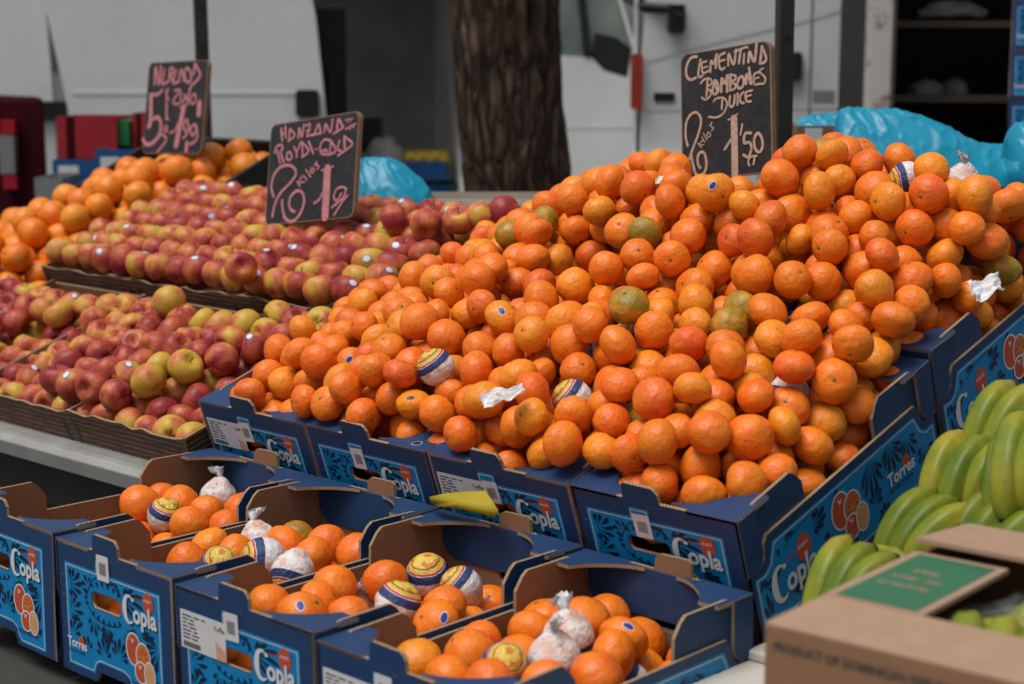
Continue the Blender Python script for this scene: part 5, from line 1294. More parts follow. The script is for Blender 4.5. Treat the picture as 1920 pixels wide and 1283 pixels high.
# ---- the big clementine heap
ind, rest = 0, []
for loc, r, n, tg in balls('clem'):
    if loc.x > .875 or loc.x < XL + .02 or (loc.y - Y1) * c_ + (loc.z - Z1) * s_ < .025: continue
    v = (loc - Vector((0, Y1, Z1))).dot(Vector((0, c_, s_)))
    row = 'front' if v < .5 else 'rear'
    if tg.startswith('W'):
        side = 'left' if loc.x < .15 else ('right' if loc.x > .6 else 'middle')
        wrapped(loc - Vector((0, 0, .010)), r, tg[1], rng, 'tissue wrapped fruit with a navy band, %s of the clementine heap, %s row' % (side, row), 'wrapped fruit in the clementine heap')
        continue
    tone = rng.choices(['orange', 'deep', 'red', 'yellow'], [.44, .24, .13, .19])[0]
    g = 1.0 if tg == 'G' else rng.choice([0, 0, 0, .1, .2, .3, .42])
    colr = jitter(TONE['yellow' if tg == 'G' else tone], rng)
    if ind < 300 or tg:
        o, q = fruit('clementine', CIT[rng.randrange(9)], loc, r, rng, colr, g)
        ind += 1
        if tg == 'G':
            tag(o, 'green blotched clementine in the heap over the %s row of blue crates' % row, 'clementine', 'green blotched clementines over the %s crates' % row)
        elif tg in ('S', 'K'):
            d = (CAM - loc).normalized() + Vector((rng.uniform(-.4, .3), rng.uniform(-.3, .3), rng.uniform(.2, .7)))
            stick(o, ST_BLUE if tg == 'S' else ST_BLACK, d, q)
            tag(o, ('clementine wearing a small blue oval sticker in the heap over the %s crates' if tg == 'S' else 'clementine wearing a small black oval sticker in the heap over the %s crates') % row, 'clementine', 'stickered clementines in the heap')
        else:
            cn = ['leftmost', 'second', 'third', 'rightmost'][max(0, min(3, int((loc.x - XL) / .30)))]
            hz = ('near' if (v % .504) < .25 else 'far') + (' left' if ((loc.x - XL) % .30) < .15 else ' right') + ' quarter'
            tag(o, '%s clementine in the heap, %s of the %s crate, %s row' % (WORD[tone], hz, cn, row), 'clementine', '%s clementines, %s of the %s %s crate' % (WORD[tone], hz, cn, row))
    else:
        rest.append((loc, r, colr, g))


def heap(name, items, label, cat):
    """fruit deeper in a heap, too hidden to pick apart: one mesh"""
    if not items: return
    VS, FS, LC, CC = [], [], [], []
    nv = len(V3)
    fa = np.array(F3)
    rr = random.Random(5)
    for k, (loc, r, c, g) in enumerate(items):
        v = CITLOW[rr.randrange(9)]
        m = np.array(rand_q(rr).to_matrix())
        VS.append(v @ m.T * r + np.array(loc)); LC.append(v + rr.uniform(0, 60)); CC.append(np.tile([*c, g], (nv, 1))); FS.append(fa + k * nv)
    VS, FS, LC, CC = map(np.concatenate, (VS, FS, LC, CC))
    me = bpy.data.meshes.new(name)
    me.vertices.add(len(VS)); me.vertices.foreach_set('co', VS.astype(np.float32).ravel())
    me.loops.add(FS.size); me.loops.foreach_set('vertex_index', FS.astype(np.int32).ravel())
    me.polygons.add(len(FS)); me.polygons.foreach_set('loop_start', np.arange(0, FS.size, 3, dtype=np.int32))
    me.polygons.foreach_set('use_smooth', [True] * len(FS))
    me.update(); me.validate()
    a = me.attributes.new('Col', 'FLOAT_COLOR', 'POINT'); a.data.foreach_set('color', CC.astype(np.float32).ravel())
    a = me.attributes.new('loc', 'FLOAT_VECTOR', 'POINT'); a.data.foreach_set('vector', LC.astype(np.float32).ravel())
    me.materials.append(MAT['heap_skin'])
    o = bpy.data.objects.new(name, me); link(o)
    tag(o, label, cat, kind='stuff')


heap('clementine_heap', rest, 'clementines showing between the others, deeper in the big heap', 'clementines')

# ---- loose fruit in the lower crates
CN = ['leftmost', 'second', 'third', 'rightmost']
for k in range(4):
    cz = 'the %s lower blue crate' % CN[k]
    rest = []
    for loc, r, n, tg in balls('low%d' % k):
        loc = loc + Vector((.016, 0, -.006))
        if tg.startswith('W'):
            wrapped(loc + Vector((0, 0, .004)), r, tg[1], rng,
                    {'b': 'tissue wrapped orange with its navy band showing sideways in %s', 't': 'tissue wrapped orange with its white twisted end up in %s', 'c': 'tissue wrapped orange showing its yellow printed cap in %s', 'u': 'tissue wrapped orange with a navy band facing up in %s'}[tg[1]] % cz,
                    'wrapped oranges in the lower crates')
            continue
        tone = rng.choices(['orange', 'deep', 'red', 'yellow'], [.5, .3, .12, .08])[0]
        colr = jitter(TONE[tone], rng)
        if n < 3:
            rest.append((loc, r, colr, 0)); continue
        o, q = fruit('loose_orange', (CIT + ORA)[rng.randrange(14)], loc, r, rng, colr, 1.0 if tg == 'G' else rng.choice([0, 0, .1]))
        if tg == 'S':
            stick(o, ST_BLUE, (CAM - loc).normalized() + Vector((rng.uniform(-.3, .4), rng.uniform(-.3, .3), rng.uniform(0, .6))), q)
            tag(o, 'loose orange with a small blue sticker in %s' % cz, 'orange', 'stickered loose oranges')
        elif tg == 'G':
            tag(o, 'green blotched loose orange in %s' % cz, 'orange')
        else:
            tag(o, '%s loose orange lying in %s' % (WORD[tone], cz), 'orange', '%s loose oranges in %s' % (WORD[tone], cz))
    heap('loose_orange_heap', rest, 'oranges hidden under the others in %s' % cz, 'oranges')

# ---- the orange pile at the far left
rest = []
TO = {'orange': (.80, .215, .010), 'yellow': (.82, .265, .013), 'deep': (.78, .175, .008)}
for loc, r, n, tg in balls('orange'):
    tone = rng.choices(['orange', 'deep', 'yellow'], [.5, .2, .3])[0]
    colr = jitter(TO[tone], rng)
    if n < 3:
        rest.append((loc, r, colr, 0)); continue
    o, q = fruit('orange', ORA[rng.randrange(5)], loc, r, rng, colr, rng.choice([0, 0, 0, .1]))
    z = ['lowest', 'lower', 'middle', 'upper', 'topmost'][max(0, min(4, int((loc.y - .75) / .2)))]
    tag(o, '%s orange in the %s part of the pile behind the apples' % (WORD[tone], z), 'orange', '%s oranges in the %s part of the left pile' % (WORD[tone], z))
heap('orange_heap', rest, 'oranges showing between the others, deeper in the left pile', 'oranges')

# crates of the orange pile: black slatted walls
plain('black_crate', (.012, .012, .012), .45, .3, 8)
OT = R(24.8)
oc = empty('black_crate', (-2.2, .75, -.003), (OT, 0, 0))
tag(oc, 'long black crate holding the orange pile, its side slanting up behind the apples', 'crate')
b = MB(); b.box(.604, .616, -.02, 1.14, -.16, .022); b.build('side_panel', MAT['black_crate'], oc, bevel=.004)
b = MB(); b.box(-.016, -.004, -.02, 1.14, -.16, .022); b.build('side_panel', MAT['black_crate'], oc, bevel=.004)
b = MB(); b.box(-.004, .604, -.020, -.008, -.16, .012); b.build('front_panel', MAT['black_crate'], oc)
b = MB(); b.box(-.004, .604, 1.128, 1.14, -.16, .0); b.build('rear_panel', MAT['black_crate'], oc)
b = MB(); b.box(-.004, .604, -.008, 1.128, -.085, -.075); b.build('base', MAT['black_crate'], oc)
for x in (-2.15, -1.66):
    for y in (.85, 1.65):
        b = MB(); zt_ = -.003 + (y - .75) * math.tan(OT) - .19
        b.box(0, .04, 0, .04, 0, zt_ - GROUND); o = b.build('trestle_leg', MAT['dark_steel']); o.location = (x, y, GROUND)
        tag(o, 'dark steel trestle leg under the orange pile, %s %s' % ('front' if y < 1 else 'back', 'left' if x < -2 else 'right'), 'leg')

# ================================================================ apples
def apple_shape(seed, n=40, m=26):
    rs = random.Random(seed)
    tall = rs.uniform(.90, 1.02); lob = rs.uniform(.015, .04); skew = rs.uniform(-.06, .06)
    vs, fs = [], []
    for i in range(m + 1):
        ph = math.pi * i / m
        for k in range(n):
            a = 2 * math.pi * k / n
            r = abs(math.sin(ph)) ** .92 * (1 + .06 * math.cos(ph)) * 1.0
            z = math.cos(ph) * .94 * tall
            z -= .34 * math.exp(-(ph / .36) ** 2)
            z += .22 * math.exp(-((math.pi - ph) / .28) ** 2)
            low = max(0, -math.cos(ph))
            f = 1 + lob * math.cos(5 * a) * (low ** 1.5 + .25) + .02 * noise.noise(Vector((math.cos(a), math.sin(a), z)) * 1.3 + Vector((seed, 0, 0)))
            vs.append((r * f * math.cos(a) * 1.02 + skew * z * .3, r * f * math.sin(a) * 1.02, z * (1 + .04 * math.cos(5 * a) * low ** 3)))
    for i in range(m):
        for k in range(n):
            fs.append((i * n + k, (i + 1) * n + k, (i + 1) * n + (k + 1) % n, i * n + (k + 1) % n))
    return vs, fs


APP = [to_mesh('apple', *apple_shape(s), MAT['apple_skin']) for s in range(6)]
b = MB(); b.tube([(0, 0, .52), (.02, .01, .75), (.07, .03, .98)], [.035, .03, .045], 8); ASTEM = b.mesh('stem', [MAT['apple_stem']], True)
b = MB()
for k in range(5):
    a = 2 * math.pi * k / 5
    teardrop(b, .02 * math.cos(a), .02 * math.sin(a), a, .14, .07, lambda u, w, t: (u, w, t - .60 + (u * u + w * w) * -2.5), 0)
ACAL = b.mesh('calyx', [MAT['apple_stem']])


def apple(loc, r, rng, where, group, sticky=.1, q=None):
    red = min(1, max(.12, rng.gauss(.62, .26)))
    o = bpy.data.objects.new('apple', APP[rng.randrange(6)])
    o.location = loc; o.scale = (r, r, r); o.rotation_mode = 'QUATERNION'
    q = q or rand_q(rng); o.rotation_quaternion = q; o.color = (red, 0, 0, 1)
    link(o)
    link(bpy.data.objects.new('stem', ASTEM), o); link(bpy.data.objects.new('calyx', ACAL), o)
    w = 'yellow flushed' if red < .38 else ('red and yellow' if red < .72 else 'dark red')
    if rng.random() < sticky:
        tocam = (CAM - loc).normalized()
        stick(o, ST_APPLE, tocam * .6 + Vector((rng.uniform(-.7, .4), rng.uniform(-.4, .4), rng.uniform(.1, .9))), q)
        tag(o, 'white stickered %s apple %s' % (w, where), 'apple', 'stickered %s apples %s' % (w, group))
    else:
        tag(o, '%s apple %s' % (w, where), 'apple', '%s apples %s' % (w, group))
    return o


for loc, r, n, tg in balls('apple'):
    if n < 1: continue
    av = (loc.y - AO[1]) * c_ + (loc.z - AO[2]) * s_
    if av > .385 and loc.x < -.55: continue
    tn = ['left', 'middle', 'right'][max(0, min(2, int((loc.x + 1.48) / .39)))]
    dn = 'nearer half' if loc.y < .68 else 'farther half'
    apple(loc, r * 1.0, rng, 'in the %s front tray, %s' % (tn, dn), 'in the %s front tray, %s' % (tn, dn), .13)
# neat rows in the upper trays
UX0, UX1 = -1.535, -.345
row = 0
v = .525
while v < .985:
    x = UX0 + .04 + (row % 2) * .035
    while x < UX1 - .02 - max(0, .0):
        p = SL(x + rng.uniform(-.004, .004), v + rng.uniform(-.004, .004), .047 + rng.uniform(-.003, .003), AO)
        ax = Vector((rng.gauss(0, .35), rng.gauss(.35, .3), 1)).normalized()
        if rng.random() < .12: ax = Vector((rng.gauss(0, 1), rng.gauss(0, 1), rng.gauss(0, 1))).normalized()
        q = ax.to_track_quat('Z', 'Y') @ Quaternion((0, 0, 1), rng.uniform(0, 6.28))
        tn = ['left', 'middle', 'right'][max(0, min(2, int((x + 1.545) / .398)))]; rn = ['first', 'second', 'third', 'fourth', 'fifth', 'sixth', 'seventh', 'last'][row]
        apple(p, rng.uniform(.0345, .0380), rng, 'in the %s row of the %s upper tray' % (rn, tn), 'in the %s row of the %s upper tray' % (rn, tn), .55 if v < .56 else .2, q)
        x += .0715
    v += .066; row += 1
for px, py, hh in ((452, 503, .098), (318, 566, .065), (862, 412, .098), (905, 405, .095), (800, 420, .095), (947, 398, .105), (740, 412, .095)):
    d = 3.0
    # where the sight line meets the sheet lying hh above the tray rims
    A, Bq = at(px, py, 1.0), at(px, py, 2.0)
    nrm = Vector((0, -s_, c_)); P0 = SL(0, 0, hh, AO)
    k = (P0 - A).dot(nrm) / (Bq - A).dot(nrm); p = A + (Bq - A) * k
    o = apple(p, .0345, rng, 'resting on top of the upper rows', 'on top of the upper rows', 0)


def wicker():
    t = NT('wicker_print')
    mp = t.mapping((16, 16, 95))
    w = t.noise(1.0, 3, .6, mp)
    wv = t.n('ShaderNodeTexWave', wave_type='BANDS', bands_direction='Z')
    wv.inputs['Scale'].default_value = 30; wv.inputs['Distortion'].default_value = 2.2; wv.inputs['Detail'].default_value = 2; wv.inputs['Detail Scale'].default_value = 1.2
    t.l(t.tc.outputs['Object'], wv.inputs['Vector'])
    f = t.math('MULTIPLY', t.ramp(wv.outputs['Fac'], [(.45, 0.0), (.85, 1.0)]), t.ramp(w, [(.35, .2), (.62, 1.0)]))
    c = t.mix(f, (.050, .025, .016), (.20, .10, .058))
    t.bump(wv.outputs['Fac'], .2, .001)
    MAT['wicker_print'] = t.done(c, .6, 0, .3)


wicker()
TM = [MAT['wicker_print'], MAT['cardboard'], MAT['cardboard_edge']]


def make_tray(w, l, hgt, rag):
    root = empty('apple_tray')
    rr = random.Random(int(rag * 1000))
    top = [(x * w / 12, (rr.uniform(-.008, .002) if 0 < x < 12 else 0)) for x in range(13)]
    slot = lambda c: [(c - .008, -hgt * .85), (c + .004, -hgt * .85), (c - .002, -.022), (c - .012, -.022)]
    b = MB(); b.plate([(0, -hgt), (w, -hgt)] + top[::-1], lambda u, z, t: (u, -t, z), -.005, 0, (0, 1, 2)); fp = b.build('front_panel', TM, root)
    b = MB(); b.flat(slot(w - .012), lambda u, z, t: (u, -t, z), .0008); b.flat(slot(.022), lambda u, z, t: (u, -t, z), .0008); b.build('slot', MAT['black_trim'], fp)
    b = MB(); b.plate([(0, -hgt), (w, -hgt), (w, -.012), (0, -.012)], lambda u, z, t: (u, l + t, z), -.005, 0, (0, 1, 2)); b.build('rear_panel', TM, root)
    for x, s in ((0, -1), (w, 1)):
        b = MB(); b.plate([(.006, -hgt), (l - .006, -hgt), (l - .006, -.002), (.006, -.002)], lambda u, z, t: (x + s * t, u, z), -.004, -.0005, (0, 1, 2)); b.build('side_panel', TM, root)
    b = MB(); b.box(.006, w - .006, .006, l - .006, -hgt, -hgt + .004); b.build('base', [MAT['cardboard']], root)
    return root


k = 0
for (x0, wd, v0, h0, hg, lab) in ((-1.48, .388, 0, 0, .082, 'brown wicker print apple tray at the left end of the front row'), (-1.09, .386, 0, 0, .082, 'brown wicker print apple tray in the middle of the front row, by the metal rail'),
                              (-.70, .386, 0, .003, .082, 'brown wicker print apple tray of the front row, against the blue crates'),
                              (-1.545, .396, .492, .022, .10, 'brown wicker print apple tray at the left end of the upper row'), (-1.147, .396, .492, .022, .10, 'brown wicker print apple tray in the middle of the upper row'),
                              (-.749, .396, .492, .022, .10, 'brown wicker print apple tray of the upper row, beside the clementine heap')):
    t = make_tray(wd, .482, hg, .1 + k * .01); k += 1
    t.location = SL(x0, v0, h0, AO); t.rotation_euler = (TH, 0, 0)
    tag(t, lab, 'tray', 'apple trays')

# ================================================================ chalk price signs
def slate():
    t = NT('blackboard')
    f = t.noise(14, 6, .7)
    st = t.noise(1, 4, .6, t.mapping((60, 60, 9)))
    c = t.mix(t.ramp(t.math('ADD', t.math('MULTIPLY', f, .6), t.math('MULTIPLY', st, .4)), [(.35, 0.0), (.75, 1.0)]), (.014, .015, .019), (.050, .050, .054))
    c = t.mix(t.math('MULTIPLY', t.ramp(t.noise(40, 5, .7), [(.68, 0.0), (.74, 1.0)]), .4), c, (.20, .14, .11))
    MAT['blackboard'] = t.done(c, .75, 0, .25)


def chalk(name, c):
    t = NT(name)
    f = t.noise(150, 4, .7)
    cc = t.mix(t.ramp(f, [(.35, 0.0), (.62, 1.0)]), tuple(x * .62 for x in c), c)
    MAT[name] = t.done(cc, .9, 0, .1)


slate(); chalk('chalk_pink', (.60, .25, .28)); chalk('chalk_cream', (.58, .40, .30))
plain('worn_wood', (.22, .135, .085), .8, .4, 40)
for key, lab, ck in (('orange', 'chalkboard price sign for naranja, pink writing, standing in the orange pile', 'chalk_pink'),
                     ('apple', 'chalkboard price sign for manzana royal gala, pink writing, standing in the apples', 'chalk_pink'),
                     ('clementine', 'chalkboard price sign for clementina, cream writing, on the clementine heap', 'chalk_cream')):
    S = SIGNS[key]
    e1, e2 = Vector(S['e1']), Vector(S['e2'])
    e1.normalize(); e2 = (e2 - e1 * e1.dot(e2)).normalized(); nn = e1.cross(e2)
    w, h = S['w'] / 2, S['h'] / 2
    root = empty('price_sign', Vector(S['c']) - e2 * h)
    m = Matrix((e1, e2, nn)).transposed()
    root.rotation_mode = 'QUATERNION'; root.rotation_quaternion = m.to_quaternion()
    tag(root, lab, 'price sign')
    FR_ = lambda u, v, t: (u, v + h, t)
    out = rrect(-w, w, -h, h, .018, 6)
    b = MB(); b.plate(out, FR_, -.011, 0, (0, 1, 1)); bd = b.build('board', [MAT['blackboard'], MAT['worn_wood']], root)
    inn = rrect(-w + .0022, w - .0035, -h + .002, h - .0022, .016, 6)
    b = MB(); b.flat(out, FR_, .0003, 0, [inn]); b.build('worn_edge', MAT['worn_wood'], bd)
    b = MB()
    for i, (wd, pts) in enumerate(S['s']):
        b.ribbon([(pts[j] * .98e-4, pts[j + 1] * (.93e-4 if key == 'apple' else .97e-4)) for j in range(0, len(pts), 2)], wd * 1e-4, FR_, .0006 + i * 2.2e-5, 0, 5, 4e-7)
    b.build('chalk_writing', MAT[ck], bd)
    b = MB(); b.box(-.010, .010, -.13, h * .6, -.020, -.0115); b.build('stake', MAT['worn_wood'], root)

# ================================================================ bananas
def banana_mat():
    t = NT('banana_skin')
    a = t.n('ShaderNodeObjectInfo')
    sep = t.n('ShaderNodeSeparateXYZ'); t.l(t.tc.outputs['Object'], sep.inputs[0])
    f = t.math('ADD', t.noise(14, 3), t.math('MULTIPLY', t.math('SUBTRACT', a.outputs['Random'], .5), .35))
    c = t.ramp(f, [(.28, (.085, .145, .010)), (.52, (.19, .225, .016)), (.80, (.42, .34, .032))])
    ra = t.n('ShaderNodeAttribute', attribute_name='ridge')
    c = t.mix(t.math('MULTIPLY', ra.outputs['Fac'], t.ramp(t.noise(20, 3), [(.35, .1), (.7, .65)])), c, (.16, .13, .025))
    sp = t.ramp(t.noise(75, 4, .75), [(.64, 0.0), (.69, 1.0)])
    c = t.mix(t.math('MULTIPLY', sp, .6), c, (.06, .04, .015))
    t.bump(t.noise(30, 3), .1, .002)
    MAT['banana_skin'] = t.done(c, .45, 0, .35)


banana_mat()
plain('banana_tip', (.05, .04, .02), .8, .4, 30)


def banana_mesh(seed):
    rs = random.Random(seed)
    Rr = .088 + rs.uniform(-.008, .008); tot = R(112 + rs.uniform(-10, 10)); n = 22; seg = 20
    vs, fs = [], []
    for i in range(n + 1):
        s = i / n
        a = tot * s
        c = Vector((0, -Rr * math.sin(a), Rr * math.cos(a) - Rr))
        tn = Vector((0, -math.cos(a), -math.sin(a))); nr = Vector((0, -math.sin(a), math.cos(a))); bx = Vector((1, 0, 0))
        rad = .0195 * min(1, (max(0, 1 - abs(2 * s - 1.02) ** 3.2)) ** .5 + .02)
        if s < .14: rad = .0075 + (.0165 - .0075) * (s / .14) ** 1.4
        if s > .94: rad = .006 + (rad - .006) * (1 - s) / .06 if rad > .006 else .006
        for k in range(seg):
            t = 2 * math.pi * k / seg
            f = 1 + .095 * math.cos(5 * t + .6) * (1 if abs(s - .5) < .42 else .4)
            vs.append(c + (bx * math.cos(t) + nr * math.sin(t)) * rad * f)
    for i in range(n):
        for k in range(seg):
            fs.append((i * seg + k, i * seg + (k + 1) % seg, (i + 1) * seg + (k + 1) % seg, (i + 1) * seg + k))
    fs.append(tuple(n * seg + k for k in range(seg)))
    me = to_mesh('banana', vs, fs, MAT['banana_skin'])
    a = me.attributes.new('ridge', 'FLOAT', 'POINT')
    a.data.foreach_set('value', [max(0, math.cos(5 * 2 * math.pi * (i % seg) / seg + .6)) ** 2 for i in range(len(vs))])
    me.materials.append(MAT['banana_tip'])
    for i, p in enumerate(me.polygons):
        if i >= len(fs) - 1 - seg * 2 or i < seg: p.material_index = 1
    return me


BAN = [banana_mesh(s) for s in range(5)]


def bunch(loc, rz, n, spread, label, tilt=0, roll=0, sp=.038, scale=1.0):
    root = empty('banana_bunch', loc, Euler((tilt, roll, rz)))
    root.scale = (scale,) * 3
    tag(root, label, 'bananas', 'banana bunches')
    for k in range(n):
        for tier in (0, 1):
            if tier and k == n - 1: continue
            s = (k - (n - 1) / 2)
            o = bpy.data.objects.new('banana', BAN[rng.randrange(5)])
            o.location = (s * sp + tier * .019, tier * .012, -tier * .036)
            o.rotation_euler = (R(-4 + 12 * tier + rng.uniform(-5, 5)), R(s * 3), R(-s * spread + rng.uniform(-7, 7)))
            link(o, root)
    b = MB()
    b.tube([(-(n - 1) / 2 * sp * .8, .004, -.008), (0, .018, -.006), ((n - 1) / 2 * sp * .8, .004, -.008)], [.007, .010, .007], 8)
    b.build('crown', MAT['banana_skin'], root, smooth=True)
    return root


BUN = ((1608, 1100, 1.075, -12, 4, 'banana bunch lowest and nearest the big blue side print'),
       (1750, 1002, 1.09, -16, 3, 'banana bunch in the middle of the pile, three plump fingers in front'),
       (1815, 880, 1.075, -4, 3, 'banana bunch of few fingers beside the rear crate lettering'),
       (1890, 1005, 1.20, -30, 4, 'banana bunch at the right just above the brown carton'),
       (1895, 895, 1.16, 18, 3, 'banana bunch at the right, fingers pointing down into the gap'),
       (1905, 785, 1.10, -8, 3, 'banana bunch at the top of the pile by the frame edge'),
       (1965, 850, 1.23, 6, 4, 'banana bunch at the far right of the pile'))
for px, py, xx, rz, n, lab in BUN:
    A, Bq = at(px, py, 1.0), at(px, py, 2.0); p = A + (Bq - A) * ((xx - A.x) / (Bq.x - A.x))
    if 'shade' in lab or 'deep' in lab: p.z -= .03
    bunch(p + Vector((0, .062, .030)), R(rz), n, 6, lab, R(rng.uniform(-6, 8)), R(rng.uniform(-6, 6)), .0425, .97)
# the crate they lie in
bc = empty('banana_tray', (.95, .56, -.092))
tag(bc, 'low dark tray under the bananas', 'tray')
b = MB(); b.box(0, .62, 0, .85, .001, .012); b.build('base', MAT['dark_steel'], bc)
for nm, q in (('side_panel', (0, .01, 0, .85)), ('side_panel', (.61, .62, 0, .85)), ('end_panel', (.011, .609, 0, .01)), ('end_panel', (.011, .609, .84, .85))):
    b = MB(); b.box(*q, .012, .06); b.build(nm, MAT['dark_steel'], bc)
BUN2 = ((1.09, .74, .02, 10, 4), (1.22, .80, .03, -20, 4), (1.09, .90, .07, 5, 4), (1.24, 1.0, .10, 0, 4), (1.10, 1.06, .14, 8, 4), (1.30, .85, .08, -10, 4))
for i, (x, y, z, rz, n) in enumerate(BUN2):
    bunch((x, y, z), R(rz), n, 6, 'banana bunch buried under the others, number of fingers hidden', R(rng.uniform(-6, 8)), R(rng.uniform(-6, 6)))

# ================================================================ carton in the foreground
bx = empty('banana_carton', (1.288, -.002, -.0925), (0, 0, R(4.4)))
tag(bx, 'brown cardboard carton with a green printed panel, blurred in the foreground', 'carton')
BWD, BLN, BHT = .42, .447, .2575
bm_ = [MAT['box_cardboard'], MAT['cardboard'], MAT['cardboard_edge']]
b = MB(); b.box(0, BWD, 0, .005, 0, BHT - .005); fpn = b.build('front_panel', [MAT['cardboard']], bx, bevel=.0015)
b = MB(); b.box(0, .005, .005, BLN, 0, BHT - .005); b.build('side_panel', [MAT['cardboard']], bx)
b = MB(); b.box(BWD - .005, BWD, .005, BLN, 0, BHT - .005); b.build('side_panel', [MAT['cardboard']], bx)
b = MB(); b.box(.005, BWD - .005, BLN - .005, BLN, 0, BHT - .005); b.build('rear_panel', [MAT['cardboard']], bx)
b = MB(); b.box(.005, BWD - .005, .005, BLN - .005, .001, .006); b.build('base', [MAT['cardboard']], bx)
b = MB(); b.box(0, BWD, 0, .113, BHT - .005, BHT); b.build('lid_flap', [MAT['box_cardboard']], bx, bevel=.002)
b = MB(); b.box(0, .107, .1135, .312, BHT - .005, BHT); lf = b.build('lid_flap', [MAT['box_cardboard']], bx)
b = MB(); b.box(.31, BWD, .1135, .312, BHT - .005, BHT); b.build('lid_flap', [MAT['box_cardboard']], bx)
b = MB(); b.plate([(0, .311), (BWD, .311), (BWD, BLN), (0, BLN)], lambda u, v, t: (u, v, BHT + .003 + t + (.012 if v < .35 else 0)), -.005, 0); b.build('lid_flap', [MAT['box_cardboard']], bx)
plain('carton_green', (.030, .135, .068), .6, .1, 20)
b = MB(); b.flat([(.010, .118), (.098, .118), (.098, .302), (.010, .302)], TOP, BHT + .0006); gp = b.build('green_panel', MAT['carton_green'], lf)
b = MB()
for k, s in enumerate(('IDEAL', 'A-DEB - DEP', 'BY NATURE')):
    put_text(b, s, .022 + (.012 if k == 0 else 0), .236 - k * .028, .0145 if k else .016, TOP, BHT + .0010, 0, .015, 0, .72)
b.build('panel_lettering', MAT['box_cardboard'], lf)
b = MB(); put_text(b, 'PRODUCT OF DOMINICAN REPUBLIC', .010, BHT - .026, .0118, lambda u, w, t: (u, -t, w), .0006, 0, .03, 0, .95); b.build('origin_lettering', MAT['ink'], fpn)


def film():
    t = NT('plastic_film')
    tr_ = t.n('ShaderNodeBsdfTransparent'); mx = t.n('ShaderNodeMixShader')
    t.done((.55, .58, .56), .22, 0, .6)
    t.bump(t.noise(60, 4, .6), .6, .006)
    f = t.ramp(t.noise(25, 4, .6), [(.45, .02), (.75, .28)])
    t.l(f, mx.inputs[0]); t.l(tr_.outputs[0], mx.inputs[1]); t.l(t.p.outputs[0], mx.inputs[2]); t.l(mx.outputs[0], t.out.inputs['Surface'])
    MAT['plastic_film'] = t.m


film()
for k, (x, y, rz) in enumerate(((.16, .20, 20), (.24, .27, 60), (.20, .33, -30))):
    p = Matrix.Rotation(R(4.4), 3, 'Z') @ Vector((x, y, .238 - .008 * k)) + Vector(bx.location)
    bunch(p, R(rz), 3, 6, 'banana bunch inside the carton under clear film, %s' % ['nearest the front flap', 'on the right', 'under the rear flap'][k])
o = lump('plastic_liner', 'plastic_film', Matrix.Rotation(R(4.4), 3, 'Z') @ Vector((.22, .225, .205)) + Vector(bx.location), .15, .16, .040, 4, 4, .5, 2.5)
tag(o, 'crumpled clear plastic liner inside the open carton', 'plastic')

# ================================================================ blue plastic bags
def bagmat():
    t = NT('blue_plastic')
    f = t.noise(9, 4, .6)
    c = t.mix(f, (.010, .33, .54), (.018, .40, .60))
    v = t.n('ShaderNodeTexVoronoi', feature='DISTANCE_TO_EDGE'); v.inputs['Scale'].default_value = 7
    t.l(t.tc.outputs['Object'], v.inputs['Vector'])
    t.bump(t.math('ADD', t.noise(12, 2, .5), t.math('MULTIPLY', v.outputs['Distance'], .3)), .2, .006)
    t.done(c, .34, 0, .5)
    tl = t.n('ShaderNodeBsdfTranslucent'); t.l(c, tl.inputs['Color']); mx = t.n('ShaderNodeMixShader'); mx.inputs[0].default_value = .3
    t.l(t.p.outputs[0], mx.inputs[1]); t.l(tl.outputs[0], mx.inputs[2]); t.l(mx.outputs[0], t.out.inputs['Surface'])
    MAT['blue_plastic'] = t.m


bagmat()


def bag(name, prof, d, depth, base_y, label, seed, amp=.024):
    """crumpled plastic standing up to a profile (picture columns and heights, d metres ahead)"""
    P = catmull([(a, c, 0) for a, c in prof], 16)
    q0 = at(P[len(P) // 2].x, base_y, d)
    root = bpy.data.objects.new(name, None)
    vs, fs = [], []
    NT_ = 60
    for i, p in enumerate(P):
        for j in range(NT_ + 1):
            t = j / NT_
            top = at(p.x, p.y, d).z; bot = at(p.x, base_y, d).z
            e = math.sin(math.pi * (i + .001) / (len(P) - 1 + .002)) ** .35
            z = bot + (top - bot) * (math.sin(math.pi * min(1, t * 1.0)) ** .75)
            dd = d + depth * e * (t - .45) * 1.0
            w = at(p.x, 300, d) - at(960, 300, d)
            q = Vector(((p.x - 960) / FPX * d, dd, z))
            n = Vector(q) * 7 + Vector((seed, 0, seed * 2))
            n2 = Vector((n.x * 2.6 + n.z * 1.3, n.y * 2.2, n.z * 1.1))
            rid = noise.noise(n * .8) * .8
            cr = max(0, 1 - abs(noise.noise(n2)) * 5) + .7 * max(0, 1 - abs(noise.noise(n2 * 2.1 + Vector((3, 1, 5)))) * 5)
            dz = (amp * rid + .0045 * cr) * (.35 + math.sin(math.pi * t))
            pos = CAM + RH * (q.x + dz * .3) + FH * (dd - dz * .8)
            vs.append(Vector((pos.x, pos.y, z + dz * .55 * (t > .05))) - q0)
    n1 = NT_ + 1
    fs = [(i * n1 + j, (i + 1) * n1 + j, (i + 1) * n1 + j + 1, i * n1 + j + 1) for i in range(len(P) - 1) for j in range(NT_)]
    b = MB(); b.add(vs, fs); o = b.build(name, MAT['blue_plastic'], smooth=True); o.location = q0
    bpy.data.objects.remove(root)
    tag(o, label, 'plastic bag')
    return o


